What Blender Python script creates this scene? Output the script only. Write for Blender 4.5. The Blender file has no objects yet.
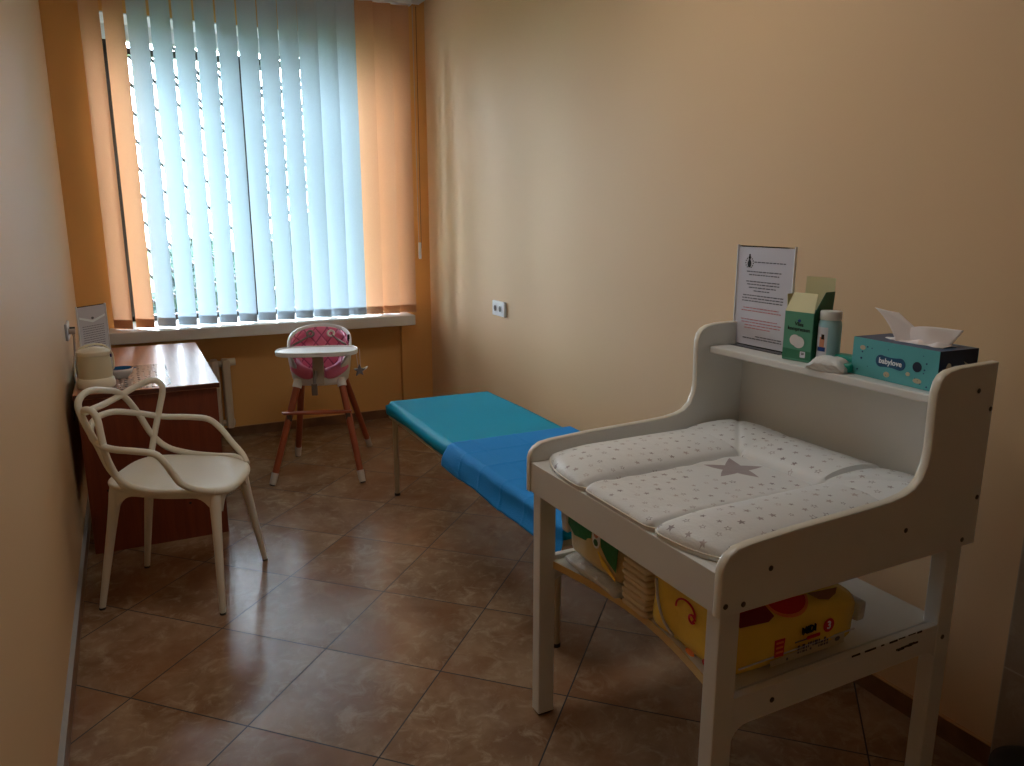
import bpy, bmesh, math, random
from mathutils import Vector, Matrix
from mathutils.geometry import tessellate_polygon
random.seed(7)
S = bpy.context.scene
COL = S.collection
PI = math.pi

# ------------------------------------------------------------------ camera, world, light, exposure
YAW, PITCH, ROLL, FOCAL = 0.466451, 0.217887, 0.00051, 760.65
fwd = Vector((math.sin(YAW) * math.cos(PITCH), math.cos(YAW) * math.cos(PITCH), -math.sin(PITCH)))
rgt = Vector((math.cos(YAW), -math.sin(YAW), 0))
upv = rgt.cross(fwd)
cd = bpy.data.cameras.new('camera')
cam = bpy.data.objects.new('camera', cd)
COL.objects.link(cam)
cd.sensor_fit = 'HORIZONTAL'; cd.sensor_width = 36.0
cd.lens = FOCAL / 1024 * 36.0
cd.clip_start = 0.05; cd.clip_end = 200
cam.matrix_world = Matrix(((rgt.x, upv.x, -fwd.x, 0.0), (rgt.y, upv.y, -fwd.y, 0.0), (rgt.z, upv.z, -fwd.z, 1.54), (0, 0, 0, 1)))
S.camera = cam

w = bpy.data.worlds.new('sky'); S.world = w; w.use_nodes = True
bg = w.node_tree.nodes['Background']
bg.inputs[0].default_value = (0.80, 0.90, 1.0, 1); bg.inputs[1].default_value = 14.5

S.view_settings.view_transform = 'Standard'
try: S.view_settings.look = 'None'
except Exception: pass
S.view_settings.gamma = 1.0
S.view_settings.use_curve_mapping = False
S.view_settings.exposure = 1.5
S.cycles.max_bounces = 14; S.cycles.diffuse_bounces = 8; S.cycles.glossy_bounces = 5
S.cycles.transmission_bounces = 8; S.cycles.transparent_max_bounces = 16
S.cycles.use_denoising = True
S.cycles.sample_clamp_indirect = 6.0

WX0, WX1, WZ0, WZ1 = -0.06, 1.83, 0.80, 2.73          # window opening
pl = bpy.data.lights.new('window_daylight', 'AREA')    # daylight coming through the window opening (sky portal)
pl.shape = 'RECTANGLE'; pl.size = WX1 - WX0; pl.size_y = WZ1 - WZ0
pl.cycles.is_portal = True
plo = bpy.data.objects.new('window_daylight', pl); COL.objects.link(plo)
plo.location = ((WX0 + WX1) / 2, 6.02, (WZ0 + WZ1) / 2); plo.rotation_euler = (-PI / 2, 0, 0)

cl = bpy.data.lights.new('fill_light', 'AREA')   # added fill light to brighten the room (its invented housing is built below)
cl.shape = 'RECTANGLE'; cl.size = 1.16; cl.size_y = 0.56; cl.energy = 2.1; cl.color = (1.0, 0.99, 0.97)
clo = bpy.data.objects.new('fill_light', cl); COL.objects.link(clo)
clo.location = (0.85, 2.2, 2.925)

# ------------------------------------------------------------------ materials
def lin(c):
    return tuple((x / 12.92 if x <= 0.04045 else ((x + 0.055) / 1.055) ** 2.4) for x in c)
def mat(name, col, rough=0.5, metal=0.0, spec=0.5, coat=0.0, noise=None, bump=None, alpha=None, trans=0.0):
    """col: sRGB 0..1.  noise=(scale, amount, col2)  bump=(scale, strength)"""
    m = bpy.data.materials.new(name); m.use_nodes = True
    nt = m.node_tree; b = nt.nodes['Principled BSDF']
    b.inputs['Base Color'].default_value = (*lin(col), 1)
    b.inputs['Roughness'].default_value = rough
    b.inputs['Metallic'].default_value = metal
    b.inputs['Specular IOR Level'].default_value = spec
    b.inputs['Coat Weight'].default_value = coat
    b.inputs['Coat Roughness'].default_value = 0.1
    if trans: b.inputs['Transmission Weight'].default_value = trans
    tc = nt.nodes.new('ShaderNodeTexCoord')
    if noise:
        n = nt.nodes.new('ShaderNodeTexNoise'); n.inputs['Scale'].default_value = noise[0]; n.inputs['Detail'].default_value = 6
        nt.links.new(tc.outputs['Object'], n.inputs['Vector'])
        r = nt.nodes.new('ShaderNodeMapRange'); r.inputs['From Min'].default_value = 0.35; r.inputs['From Max'].default_value = 0.7
        r.inputs['To Max'].default_value = noise[1]
        nt.links.new(n.outputs['Fac'], r.inputs['Value'])
        mx = nt.nodes.new('ShaderNodeMix'); mx.data_type = 'RGBA'
        mx.inputs['A'].default_value = (*lin(col), 1); mx.inputs['B'].default_value = (*lin(noise[2]), 1)
        nt.links.new(r.outputs[0], mx.inputs['Factor']); nt.links.new(mx.outputs['Result'], b.inputs['Base Color'])
    if bump:
        n2 = nt.nodes.new('ShaderNodeTexNoise'); n2.inputs['Scale'].default_value = bump[0]; n2.inputs['Detail'].default_value = 4
        nt.links.new(tc.outputs['Object'], n2.inputs['Vector'])
        bp = nt.nodes.new('ShaderNodeBump'); bp.inputs['Strength'].default_value = bump[1]; bp.inputs['Distance'].default_value = 0.01
        nt.links.new(n2.outputs['Fac'], bp.inputs['Height']); nt.links.new(bp.outputs[0], b.inputs['Normal'])
    return m

class NT:
    """tiny node-graph helper"""
    def __init__(s, m): s.t = m.node_tree; s.N = s.t.nodes; s.L = s.t.links
    def put(s, sock, v):
        if isinstance(v, bpy.types.NodeSocket): s.L.new(v, sock)
        else: sock.default_value = v
    def m(s, op, a, b=None, c=None):
        n = s.N.new('ShaderNodeMath'); n.operation = op
        for i, v in enumerate((a, b, c)):
            if v is not None: s.put(n.inputs[i], v)
        return n.outputs[0]
    def v(s, op, a, b=None, scale=None):
        n = s.N.new('ShaderNodeVectorMath'); n.operation = op; s.put(n.inputs[0], a)
        if b is not None: s.put(n.inputs[1], b)
        if scale is not None: s.put(n.inputs['Scale'], scale)
        return n.outputs['Value'] if op in ('DOT_PRODUCT', 'LENGTH', 'DISTANCE') else n.outputs[0]
    def mix(s, f, a, b):
        n = s.N.new('ShaderNodeMix'); n.data_type = 'RGBA'
        s.put(n.inputs['Factor'], f); s.put(n.inputs['A'], a); s.put(n.inputs['B'], b)
        return n.outputs['Result']
    def noise(s, vec, scale, detail=5, rough=0.55, dist=0.0):
        n = s.N.new('ShaderNodeTexNoise'); n.inputs['Scale'].default_value = scale; n.inputs['Detail'].default_value = detail
        n.inputs['Roughness'].default_value = rough; n.inputs['Distortion'].default_value = dist
        s.L.new(vec, n.inputs['Vector']); return n.outputs['Fac']
    def rng(s, v, a, b, c=0.0, d=1.0):
        n = s.N.new('ShaderNodeMapRange'); s.put(n.inputs['Value'], v)
        n.inputs['From Min'].default_value = a; n.inputs['From Max'].default_value = b
        n.inputs['To Min'].default_value = c; n.inputs['To Max'].default_value = d
        return n.outputs[0]
def C4(*c): return (*lin(c), 1)

def tile_mat(name, p0, ang, size, cols, grout, rough, gw=0.0048, axes=('X', 'Y')):
    m = mat(name, cols[0], rough); g = NT(m); b = g.N['Principled BSDF']
    tc = g.N.new('ShaderNodeTexCoord'); P = tc.outputs['Object']
    a = (math.cos(ang), math.sin(ang), 0); c = (-math.sin(ang), math.cos(ang), 0)
    if axes == ('Y', 'Z'): a = (0, 1, 0); c = (0, 0, 1)
    Q = g.v('SUBTRACT', P, p0)
    u = g.m('DIVIDE', g.v('DOT_PRODUCT', Q, a), size); v = g.m('DIVIDE', g.v('DOT_PRODUCT', Q, c), size)
    fu = g.m('ABSOLUTE', g.m('SUBTRACT', u, g.m('ROUND', u))); fv = g.m('ABSOLUTE', g.m('SUBTRACT', v, g.m('ROUND', v)))
    line = g.m('LESS_THAN', g.m('MINIMUM', fu, fv), gw / 2 / size)
    cid = g.N.new('ShaderNodeCombineXYZ'); g.L.new(g.m('FLOOR', u), cid.inputs[0]); g.L.new(g.m('FLOOR', v), cid.inputs[1])
    wn = g.N.new('ShaderNodeTexWhiteNoise'); g.L.new(cid.outputs[0], wn.inputs['Vector'])
    off = g.v('SCALE', wn.outputs['Color'], scale=7.0)
    V = g.v('ADD', P, off)
    st = g.v('MULTIPLY', V, (1.0, 1.0, 1.0))
    n1 = g.noise(st, 3.6, 8, 0.66, 0.5); n2 = g.noise(g.v('ADD', st, (9, 3, 1)), 13.0, 8, 0.72, 0.8); n3 = g.noise(g.v('ADD', st, (2, 8, 4)), 2.2, 4, 0.5, 0.4)
    col = g.mix(g.rng(n1, 0.36, 0.64), C4(*cols[0]), C4(*cols[1]))
    col = g.mix(g.rng(n2, 0.5, 0.66, 0, 0.65), col, C4(*cols[2]))
    col = g.mix(g.rng(n3, 0.5, 0.68, 0, 0.7), col, C4(*cols[3]))
    col = g.mix(g.m('MULTIPLY', line, 1.0), col, C4(*grout))
    g.L.new(col, b.inputs['Base Color'])
    g.L.new(g.m('ADD', g.m('MULTIPLY', line, 0.5), g.rng(n2, 0.3, 0.7, rough * 0.8, rough * 1.35)), b.inputs['Roughness'])
    bp = g.N.new('ShaderNodeBump'); bp.inputs['Strength'].default_value = 0.25; bp.inputs['Distance'].default_value = 0.002
    g.L.new(g.m('SUBTRACT', g.m('MULTIPLY', n1, 0.6), line), bp.inputs['Height']); g.L.new(bp.outputs[0], b.inputs['Normal'])
    return m

def star_mask(g, dx, dy, rot, R):
    """1 inside a five-pointed star of outer radius R"""
    th = g.m('ADD', g.m('ARCTAN2', dy, dx), rot)
    r = g.m('SQRT', g.m('ADD', g.m('MULTIPLY', dx, dx), g.m('MULTIPLY', dy, dy)))
    # triangle wave of angle: 0 at the tip, 1 in the notch
    t = g.m('ABSOLUTE', g.m('SUBTRACT', g.m('MULTIPLY', g.m('FRACT', g.m('ADD', g.m('DIVIDE', th, 2 * PI / 5), 20.0)), 2.0), 1.0))
    edge = g.m('DIVIDE', R, g.m('ADD', 1.0, g.m('MULTIPLY', t, 1.35)))
    return r, edge

M = {}
M['wall'] = mat('painted_wall_peach', (0.84, 0.715, 0.56), 0.55, spec=0.25, noise=(1.3, 0.35, (0.82, 0.69, 0.535)), bump=(60, 0.03))
M['wall_end'] = mat('window_wall_apricot', (0.86, 0.66, 0.40), 0.6, spec=0.2, noise=(2.0, 0.3, (0.84, 0.63, 0.37)), bump=(50, 0.03))  # window wall: more saturated orange than the side walls
M['ceil'] = mat('ceiling_paint', (0.93, 0.92, 0.90), 0.9, spec=0.1)
M['white'] = mat('white_lacquered_board', (0.85, 0.855, 0.84), 0.32, spec=0.45, noise=(3, 0.3, (0.81, 0.80, 0.77)))
M['edge'] = mat('cream_edge_band', (0.84, 0.82, 0.76), 0.3, spec=0.5)
M['screw'] = mat('screw_steel', (0.33, 0.31, 0.28), 0.35, metal=0.7)
M['dark'] = mat('dark_rubber', (0.10, 0.09, 0.085), 0.6)
M['black'] = mat('black_plastic', (0.045, 0.045, 0.05), 0.45)
M['chip'] = mat('bare_chipboard', (0.20, 0.15, 0.11), 0.9)
M['chair'] = mat('ivory_plastic', (0.86, 0.84, 0.78), 0.42, spec=0.4, bump=(300, 0.02))
M['hc_white'] = mat('highchair_plastic', (0.89, 0.88, 0.87), 0.35)
M['hc_wood'] = mat('stained_beech', (0.62, 0.31, 0.19), 0.4, noise=(14, 0.5, (0.55, 0.25, 0.14)))
M['foot'] = mat('white_rubber', (0.80, 0.76, 0.72), 0.5)
M['pink'] = mat('pink_leatherette', (0.95, 0.52, 0.68), 0.38, noise=(6, 0.4, (0.82, 0.36, 0.52)))
M['strap'] = mat('grey_webbing', (0.52, 0.49, 0.48), 0.8)
M['strapbeige'] = mat('beige_post', (0.72, 0.66, 0.58), 0.5)
M['toy'] = mat('toy_grey', (0.45, 0.43, 0.44), 0.6)
M['steel'] = mat('beige_painted_steel', (0.66, 0.59, 0.48), 0.35, metal=0.1)
M['teal'] = mat('teal_vinyl', (0.0, 0.60, 0.74), 0.5, spec=0.08, noise=(2.5, 0.5, (0.0, 0.56, 0.70)), bump=(5, 0.10))
M['sill'] = mat('window_sill_board', (0.83, 0.82, 0.80), 0.28, spec=0.5, noise=(5, 0.4, (0.78, 0.74, 0.68)))
M['plate'] = mat('socket_white', (0.84, 0.86, 0.87), 0.35)
M['frame'] = mat('window_frame_brown', (0.22, 0.19, 0.17), 0.4)
M['framew'] = mat('window_frame_white', (0.85, 0.86, 0.86), 0.4)
M['bar'] = mat('grille_iron', (0.16, 0.15, 0.15), 0.6)
M['rad'] = mat('radiator_enamel', (0.80, 0.74, 0.64), 0.35)
M['kettle'] = mat('cream_plastic', (0.80, 0.76, 0.64), 0.4)
M['kettle2'] = mat('ivory_plastic_light', (0.87, 0.84, 0.75), 0.4)
M['acrylic'] = mat('acrylic_edge', (0.93, 0.95, 0.97), 0.08, spec=0.6)
M['paper'] = mat('printed_paper', (0.76, 0.76, 0.80), 0.5, spec=0.4)
M['ink'] = mat('black_ink', (0.34, 0.34, 0.38), 0.7)
M['inkdark'] = mat('dense_black_ink', (0.05, 0.06, 0.07), 0.7)
M['inkred'] = mat('red_ink', (0.72, 0.42, 0.44), 0.7)
M['boxgreen'] = mat('green_carton', (0.33, 0.60, 0.50), 0.45)
M['boxdark'] = mat('deep_green_carton', (0.10, 0.38, 0.26), 0.45)
M['boxcream'] = mat('carton_inside', (0.84, 0.83, 0.66), 0.7)
M['cotton'] = mat('cotton_white', (0.86, 0.86, 0.86), 0.9)
M['bottle'] = mat('pale_blue_bottle', (0.62, 0.82, 0.88), 0.35)
M['cap'] = mat('white_cap', (0.87, 0.90, 0.91), 0.35)
M['bluelabel'] = mat('blue_label', (0.10, 0.26, 0.55), 0.5)
M['label'] = mat('white_label', (0.84, 0.87, 0.92), 0.5)
M['skin'] = mat('printed_skin_tone', (0.78, 0.55, 0.44), 0.6)
M['hair'] = mat('printed_dark_hair', (0.12, 0.08, 0.07), 0.6)
M['wipes'] = mat('white_film', (0.84, 0.86, 0.86), 0.3, bump=(40, 0.6))
M['tealpack'] = mat('teal_film', (0.02, 0.58, 0.52), 0.35)
M['aqua'] = mat('aqua_card', (0.33, 0.66, 0.68), 0.4)
M['navy'] = mat('navy_card', (0.03, 0.25, 0.42), 0.4)
M['navydark'] = mat('dark_navy_print', (0.03, 0.10, 0.22), 0.4)
M['peachdot'] = mat('peach_print', (0.74, 0.70, 0.58), 0.5)
M['logowhite'] = mat('white_print', (0.90, 0.93, 0.95), 0.5)
M['tissue'] = mat('tissue_paper', (0.90, 0.88, 0.88), 0.9)
M['yellow'] = mat('yellow_film', (0.93, 0.80, 0.32), 0.25, spec=0.6, bump=(30, 0.35), noise=(9, 0.3, (0.90, 0.74, 0.25)))
M['red'] = mat('red_print', (0.78, 0.10, 0.10), 0.35)
M['darkred'] = mat('dark_red_print', (0.50, 0.06, 0.07), 0.35)
M['orangep'] = mat('orange_print', (0.90, 0.50, 0.20), 0.35)
M['greypanel'] = mat('pale_barcode_strip', (0.72, 0.68, 0.55), 0.4)
M['creamfilm'] = mat('cream_film', (0.82, 0.74, 0.52), 0.3, bump=(30, 0.35))
M['greenfilm'] = mat('green_film', (0.06, 0.45, 0.24), 0.3, bump=(20, 0.3))
M['whitefilm'] = mat('clear_white_film', (0.80, 0.80, 0.78), 0.2, bump=(45, 0.8))
M['pads'] = mat('folded_white_pads', (0.86, 0.80, 0.68), 0.9)
M['skirt'] = mat('skirting_tile', (0.50, 0.36, 0.25), 0.3, noise=(9, 0.9, (0.38, 0.26, 0.17)))
M['caulk'] = mat('skirting_top_grey', (0.62, 0.62, 0.62), 0.6)
M['caulkp'] = mat('skirting_top_peach', (0.76, 0.58, 0.40), 0.6)
M['bowl'] = mat('white_china', (0.84, 0.86, 0.88), 0.15, spec=0.6)
M['bowlin'] = mat('blue_glaze', (0.05, 0.30, 0.50), 0.2)
M['cable'] = mat('cream_cable', (0.75, 0.68, 0.62), 0.5)
M['deskedge'] = mat('desk_edge_band', (0.30, 0.12, 0.06), 0.4)
M['grass'] = mat('grass', (0.30, 0.42, 0.22), 0.9, noise=(1.0, 0.8, (0.22, 0.33, 0.16)))
M['leaf'] = mat('tree_leaves', (0.12, 0.21, 0.20), 0.8, noise=(4, 0.9, (0.20, 0.31, 0.25)))
M['bark'] = mat('tree_bark', (0.28, 0.22, 0.17), 0.9)
M['outwall'] = mat('outside_render', (0.80, 0.78, 0.74), 0.9)
M['bin'] = mat('black_bin_plastic', (0.03, 0.03, 0.035), 0.35)

M['floor'] = tile_mat('marbled_floor_tile', (0.827, 4.123, 0), -math.radians(44.72), 0.4507,
                      [(0.60, 0.49, 0.385), (0.475, 0.355, 0.255), (0.67, 0.585, 0.48), (0.50, 0.335, 0.215)], (0.10, 0.07, 0.05), 0.20)
M['walltile'] = tile_mat('stone_look_wall_tile', (0, 1.07, 0.322), 0, 0.45,
                         [(0.60, 0.53, 0.45), (0.54, 0.47, 0.39), (0.66, 0.60, 0.52), (0.56, 0.46, 0.40)], (0.68, 0.62, 0.54), 0.35, 0.005, ('Y', 'Z'))

def wood(name, c1, c2, rough, axis, coat=0.0):
    m = mat(name, c1, rough, coat=coat); g = NT(m)
    tc = g.N.new('ShaderNodeTexCoord')
    sc = {'Z': (22, 22, 1.2), 'Y': (22, 1.2, 22), 'X': (1.2, 22, 22)}[axis]
    v = g.v('MULTIPLY', tc.outputs['Object'], sc)
    n = g.noise(v, 1.6, 6, 0.6, 0.8)
    g.L.new(g.mix(g.rng(n, 0.35, 0.68), C4(*c1), C4(*c2)), g.N['Principled BSDF'].inputs['Base Color'])
    return m
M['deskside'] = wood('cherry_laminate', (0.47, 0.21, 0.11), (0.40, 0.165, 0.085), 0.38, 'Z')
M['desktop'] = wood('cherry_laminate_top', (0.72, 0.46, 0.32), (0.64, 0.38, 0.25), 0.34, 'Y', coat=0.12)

def translucent(name, col, col2, fac):
    m = bpy.data.materials.new(name); m.use_nodes = True; g = NT(m)
    out = g.N['Material Output']; g.N.remove(g.N['Principled BSDF'])
    tc = g.N.new('ShaderNodeTexCoord')
    v = g.v('MULTIPLY', tc.outputs['Object'], (160, 160, 160)); n = g.noise(v, 1.0, 3)
    c = g.mix(g.rng(n, 0.3, 0.7), C4(*col), C4(*[x * 0.965 for x in col]))
    d = g.N.new('ShaderNodeBsdfDiffuse'); t = g.N.new('ShaderNodeBsdfTranslucent'); mx = g.N.new('ShaderNodeMixShader')
    g.L.new(c, d.inputs['Color']); t.inputs['Color'].default_value = C4(*col2); mx.inputs[0].default_value = fac
    g.L.new(d.outputs[0], mx.inputs[1]); g.L.new(t.outputs[0], mx.inputs[2]); g.L.new(mx.outputs[0], out.inputs['Surface'])
    return m
M['slatw'] = translucent('pale_blue_blind_fabric', (0.86, 0.90, 0.93), (0.49, 0.56, 0.60), 0.5)
M['slato'] = translucent('orange_blind_fabric', (0.93, 0.73, 0.55), (0.67, 0.50, 0.38), 0.5)
M['sheet'] = mat('blue_disposable_sheet', (0.10, 0.53, 0.83), 0.75, spec=0.2, bump=(220, 0.25))

def glassy(name, tint=(1, 1, 1), refl=0.06):
    m = bpy.data.materials.new(name); m.use_nodes = True; g = NT(m)
    out = g.N['Material Output']; g.N.remove(g.N['Principled BSDF'])
    t = g.N.new('ShaderNodeBsdfTransparent'); t.inputs[0].default_value = (*tint, 1)
    gl = g.N.new('ShaderNodeBsdfGlossy'); gl.inputs['Roughness'].default_value = 0.03
    fr = g.N.new('ShaderNodeFresnel'); fr.inputs[0].default_value = 1.45
    mx = g.N.new('ShaderNodeMixShader'); g.L.new(g.m('ADD', fr.outputs[0], refl - 0.04), mx.inputs[0])
    g.L.new(t.outputs[0], mx.inputs[1]); g.L.new(gl.outputs[0], mx.inputs[2]); g.L.new(mx.outputs[0], out.inputs['Surface'])
    return m
M['glass'] = glassy('window_glass')
M['clear'] = glassy('clear_acrylic', (0.93, 0.94, 0.95), 0.07)

def doily_mat():
    m = bpy.data.materials.new('lace_mat_print'); m.use_nodes = True; g = NT(m)
    out = g.N['Material Output']; b = g.N['Principled BSDF']
    tc = g.N.new('ShaderNodeTexCoord'); P = g.v('MULTIPLY', tc.outputs['Object'], (38, 20, 1))
    vo = g.N.new('ShaderNodeTexVoronoi'); vo.voronoi_dimensions = '2D'; vo.inputs['Scale'].default_value = 1.0; vo.inputs['Randomness'].default_value = 0.35
    g.L.new(P, vo.inputs['Vector'])
    dot = g.m('LESS_THAN', vo.outputs['Distance'], 0.27)
    b.inputs['Roughness'].default_value = 0.25
    g.L.new(g.mix(dot, C4(0.84, 0.72, 0.66), C4(0.24, 0.20, 0.22)), b.inputs['Base Color'])
    t = g.N.new('ShaderNodeBsdfTransparent'); mx = g.N.new('ShaderNodeMixShader')
    g.L.new(g.m('ADD', 0.6, g.m('MULTIPLY', dot, 0.4)), mx.inputs[0])
    g.L.new(t.outputs[0], mx.inputs[1]); g.L.new(b.outputs[0], mx.inputs[2]); g.L.new(mx.outputs[0], out.inputs['Surface'])
    return m
M['doily'] = doily_mat()

def pad_mat():
    m = mat('star_print_changing_mat', (0.80, 0.81, 0.80), 0.38, spec=0.4); g = NT(m); b = g.N['Principled BSDF']
    tc = g.N.new('ShaderNodeTexCoord'); P = tc.outputs['Object']
    sc = 23.5
    V = g.v('MULTIPLY', P, (sc, sc, 0))
    vo = g.N.new('ShaderNodeTexVoronoi'); vo.voronoi_dimensions = '2D'; vo.inputs['Scale'].default_value = 1.0; vo.inputs['Randomness'].default_value = 0.55
    g.L.new(V, vo.inputs['Vector'])
    d = g.v('SUBTRACT', V, vo.outputs['Position'])
    sp = g.N.new('ShaderNodeSeparateXYZ'); g.L.new(d, sp.inputs[0])
    cs = g.N.new('ShaderNodeSeparateColor'); g.L.new(vo.outputs['Color'], cs.inputs[0])
    R = g.m('ADD', 0.16, g.m('MULTIPLY', cs.outputs[1], 0.10))
    r, e = star_mask(g, sp.outputs[0], sp.outputs[1], g.m('MULTIPLY', cs.outputs[0], 6.28), R)
    inside = g.m('LESS_THAN', r, e)
    hollow = g.m('MULTIPLY', g.m('GREATER_THAN', cs.outputs[2], 0.5), g.m('LESS_THAN', r, g.m('MULTIPLY', e, 0.62)))
    msk = g.m('MULTIPLY', inside, g.m('SUBTRACT', 1.0, hollow))
    tone = g.mix(cs.outputs[0], C4(0.44, 0.40, 0.42), C4(0.72, 0.67, 0.66))
    # the one large star
    q = g.v('SUBTRACT', P, (1.445, 1.505, 0)); s2 = g.N.new('ShaderNodeSeparateXYZ'); g.L.new(q, s2.inputs[0])
    r2, e2 = star_mask(g, s2.outputs[0], s2.outputs[1], -0.384, 0.085)
    big = g.m('LESS_THAN', r2, e2)
    near = g.m('LESS_THAN', r2, 0.10)
    msk = g.m('MULTIPLY', msk, g.m('SUBTRACT', 1.0, near))
    base = C4(0.87, 0.88, 0.88)
    col = g.mix(g.m('MULTIPLY', msk, 0.85), base, tone)
    col = g.mix(g.m('MULTIPLY', big, 0.9), col, C4(0.60, 0.55, 0.56))
    g.L.new(col, b.inputs['Base Color'])
    n = g.noise(P, 28, 4); bp = g.N.new('ShaderNodeBump'); bp.inputs['Strength'].default_value = 0.25; bp.inputs['Distance'].default_value = 0.01
    g.L.new(n, bp.inputs['Height']); g.L.new(bp.outputs[0], b.inputs['Normal'])
    return m
M['pad'] = pad_mat()

def quilt_mat():
    m = mat('quilted_pink_leatherette', (0.87, 0.42, 0.56), 0.4); g = NT(m); b = g.N['Principled BSDF']
    tc = g.N.new('ShaderNodeTexCoord'); sp = g.N.new('ShaderNodeSeparateXYZ'); g.L.new(tc.outputs['Object'], sp.inputs[0])
    k = 14.0
    u = g.m('MULTIPLY', g.m('ADD', sp.outputs[0], g.m('MULTIPLY', sp.outputs[2], 0.8)), k)
    v = g.m('MULTIPLY', g.m('SUBTRACT', sp.outputs[0], g.m('MULTIPLY', sp.outputs[2], 0.8)), k)
    du = g.m('ABSOLUTE', g.m('SUBTRACT', u, g.m('ROUND', u))); dv = g.m('ABSOLUTE', g.m('SUBTRACT', v, g.m('ROUND', v)))
    ln = g.m('LESS_THAN', g.m('MINIMUM', du, dv), 0.06)
    g.L.new(g.mix(ln, C4(0.93, 0.47, 0.63), C4(0.72, 0.30, 0.46)), b.inputs['Base Color'])
    bp = g.N.new('ShaderNodeBump'); bp.inputs['Strength'].default_value = 0.6; bp.inputs['Distance'].default_value = 0.004
    g.L.new(g.rng(g.m('MINIMUM', du, dv), 0.0, 0.2), bp.inputs['Height']); g.L.new(bp.outputs[0], b.inputs['Normal'])
    return m
M['quilt'] = quilt_mat()

# ------------------------------------------------------------------ object helpers
def thing(name, label, cat, loc=(0, 0, 0), rz=0.0, group=None):
    o = bpy.data.objects.new(name, None); COL.objects.link(o)
    o.empty_display_size = 0.05
    o.location = loc; o.rotation_euler = (0, 0, rz)
    o['label'] = label; o['category'] = cat
    if group: o['group'] = group
    return o
def tag(o, label, cat, group=None):
    o['label'] = label; o['category'] = cat
    if group: o['group'] = group
    return o
def basis(o):
    m = Matrix.LocRotScale(o.location, o.rotation_euler, o.scale)
    return basis(o.parent) @ o.matrix_parent_inverse @ m if o.parent else m
def obj(name, bm, m, parent=None, smooth=False, world=False, label=None):
    me = bpy.data.meshes.new(name)
    bmesh.ops.recalc_face_normals(bm, faces=bm.faces)
    if smooth:
        for f in bm.faces: f.smooth = True
        if smooth == 'auto':
            for e in bm.edges:
                if len(e.link_faces) == 2 and e.calc_face_angle(0) > 0.6: e.smooth = False
    bm.to_mesh(me); bm.free()
    if isinstance(m, (list, tuple)):
        for x in m: me.materials.append(x)
    else: me.materials.append(m)
    o = bpy.data.objects.new(name, me); COL.objects.link(o)
    if parent:
        o.parent = parent
        if world: o.matrix_parent_inverse = basis(parent).inverted()
    if label: o['label'] = label
    return o
def struct(name, bm, m, **k):
    o = obj(name, bm, m, **k); 
    if not o.parent: o['kind'] = 'structure'
    return o
def NB(): return bmesh.new()
def box(bm, x0, x1, y0, y1, z0, z1, bev=0.0, seg=2, mi=0):
    b = bmesh.new()
    bmesh.ops.create_cube(b, size=1)
    for v in b.verts: v.co = Vector((x0 + (v.co.x + .5) * (x1 - x0), y0 + (v.co.y + .5) * (y1 - y0), z0 + (v.co.z + .5) * (z1 - z0)))
    if bev: bmesh.ops.bevel(b, geom=list(b.edges), offset=bev, segments=seg, profile=0.5, affect='EDGES')
    merge(bm, b, mi); return bm
def merge(bm, b, mi=0, mtx=None):
    mp = {}
    for v in b.verts: mp[v] = bm.verts.new(mtx @ v.co if mtx else v.co)
    for f in b.faces:
        try: nf = bm.faces.new([mp[v] for v in f.verts]); nf.material_index = mi or f.material_index; nf.smooth = f.smooth
        except ValueError: pass
    b.free()
def bx(x0, x1, y0, y1, z0, z1, bev=0.0, seg=2): return box(NB(), x0, x1, y0, y1, z0, z1, bev, seg)
def smooth_path(pts, n=8, closed=False):
    P = [Vector(p) for p in pts]; out = []; L = len(P)
    for i in range(L if closed else L - 1):
        g = (lambda k: P[k % L]) if closed else (lambda k: P[max(0, min(L - 1, k))])
        a, b, c, d = g(i - 1), g(i), g(i + 1), g(i + 2)
        for k in range(n):
            t = k / n
            out.append(0.5 * ((2 * b) + (-a + c) * t + (2 * a - 5 * b + 4 * c - d) * t * t + (-a + 3 * b - 3 * c + d) * t ** 3))
    if not closed: out.append(P[-1])
    return out
def tube(bm, pts, r, seg=12, closed=False, flat=1.0, mi=0):
    P = [Vector(p) for p in pts]; L = len(P); rings = []
    R = r if callable(r) else (lambda t: r)
    T = []
    for i in range(L):
        a = P[(i - 1) % L] if (closed or i > 0) else P[i]; b = P[(i + 1) % L] if (closed or i < L - 1) else P[i]
        T.append((b - a).normalized())
    up = Vector((0, 0, 1)) if abs(T[0].z) < 0.9 else Vector((1, 0, 0))
    n = (up - T[0] * up.dot(T[0])).normalized()
    for i in range(L):
        n = (n - T[i] * n.dot(T[i]))
        n = n.normalized() if n.length > 1e-6 else T[i].orthogonal().normalized()
        bn = T[i].cross(n); rr = R(i / max(1, L - 1))
        rings.append([bm.verts.new(P[i] + n * math.cos(2 * PI * k / seg) * rr + bn * math.sin(2 * PI * k / seg) * rr * flat) for k in range(seg)])
    for i in range(L if closed else L - 1):
        A, B = rings[i], rings[(i + 1) % L]
        for k in range(seg):
            f = bm.faces.new((A[k], A[(k + 1) % seg], B[(k + 1) % seg], B[k])); f.material_index = mi
    if not closed:
        bm.faces.new(rings[0][::-1]).material_index = mi; bm.faces.new(rings[-1]).material_index = mi
    return bm
def lathe(bm, prof, c=(0, 0, 0), seg=32, sx=1.0, sy=1.0, cap=True):
    rings = []
    for r, z in prof: rings.append([bm.verts.new((c[0] + r * sx * math.cos(2 * PI * k / seg), c[1] + r * sy * math.sin(2 * PI * k / seg), c[2] + z)) for k in range(seg)])
    for A, B in zip(rings, rings[1:]):
        for k in range(seg): bm.faces.new((A[k], A[(k + 1) % seg], B[(k + 1) % seg], B[k]))
    if cap: bm.faces.new(rings[0][::-1]); bm.faces.new(rings[-1])
    return bm
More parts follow.
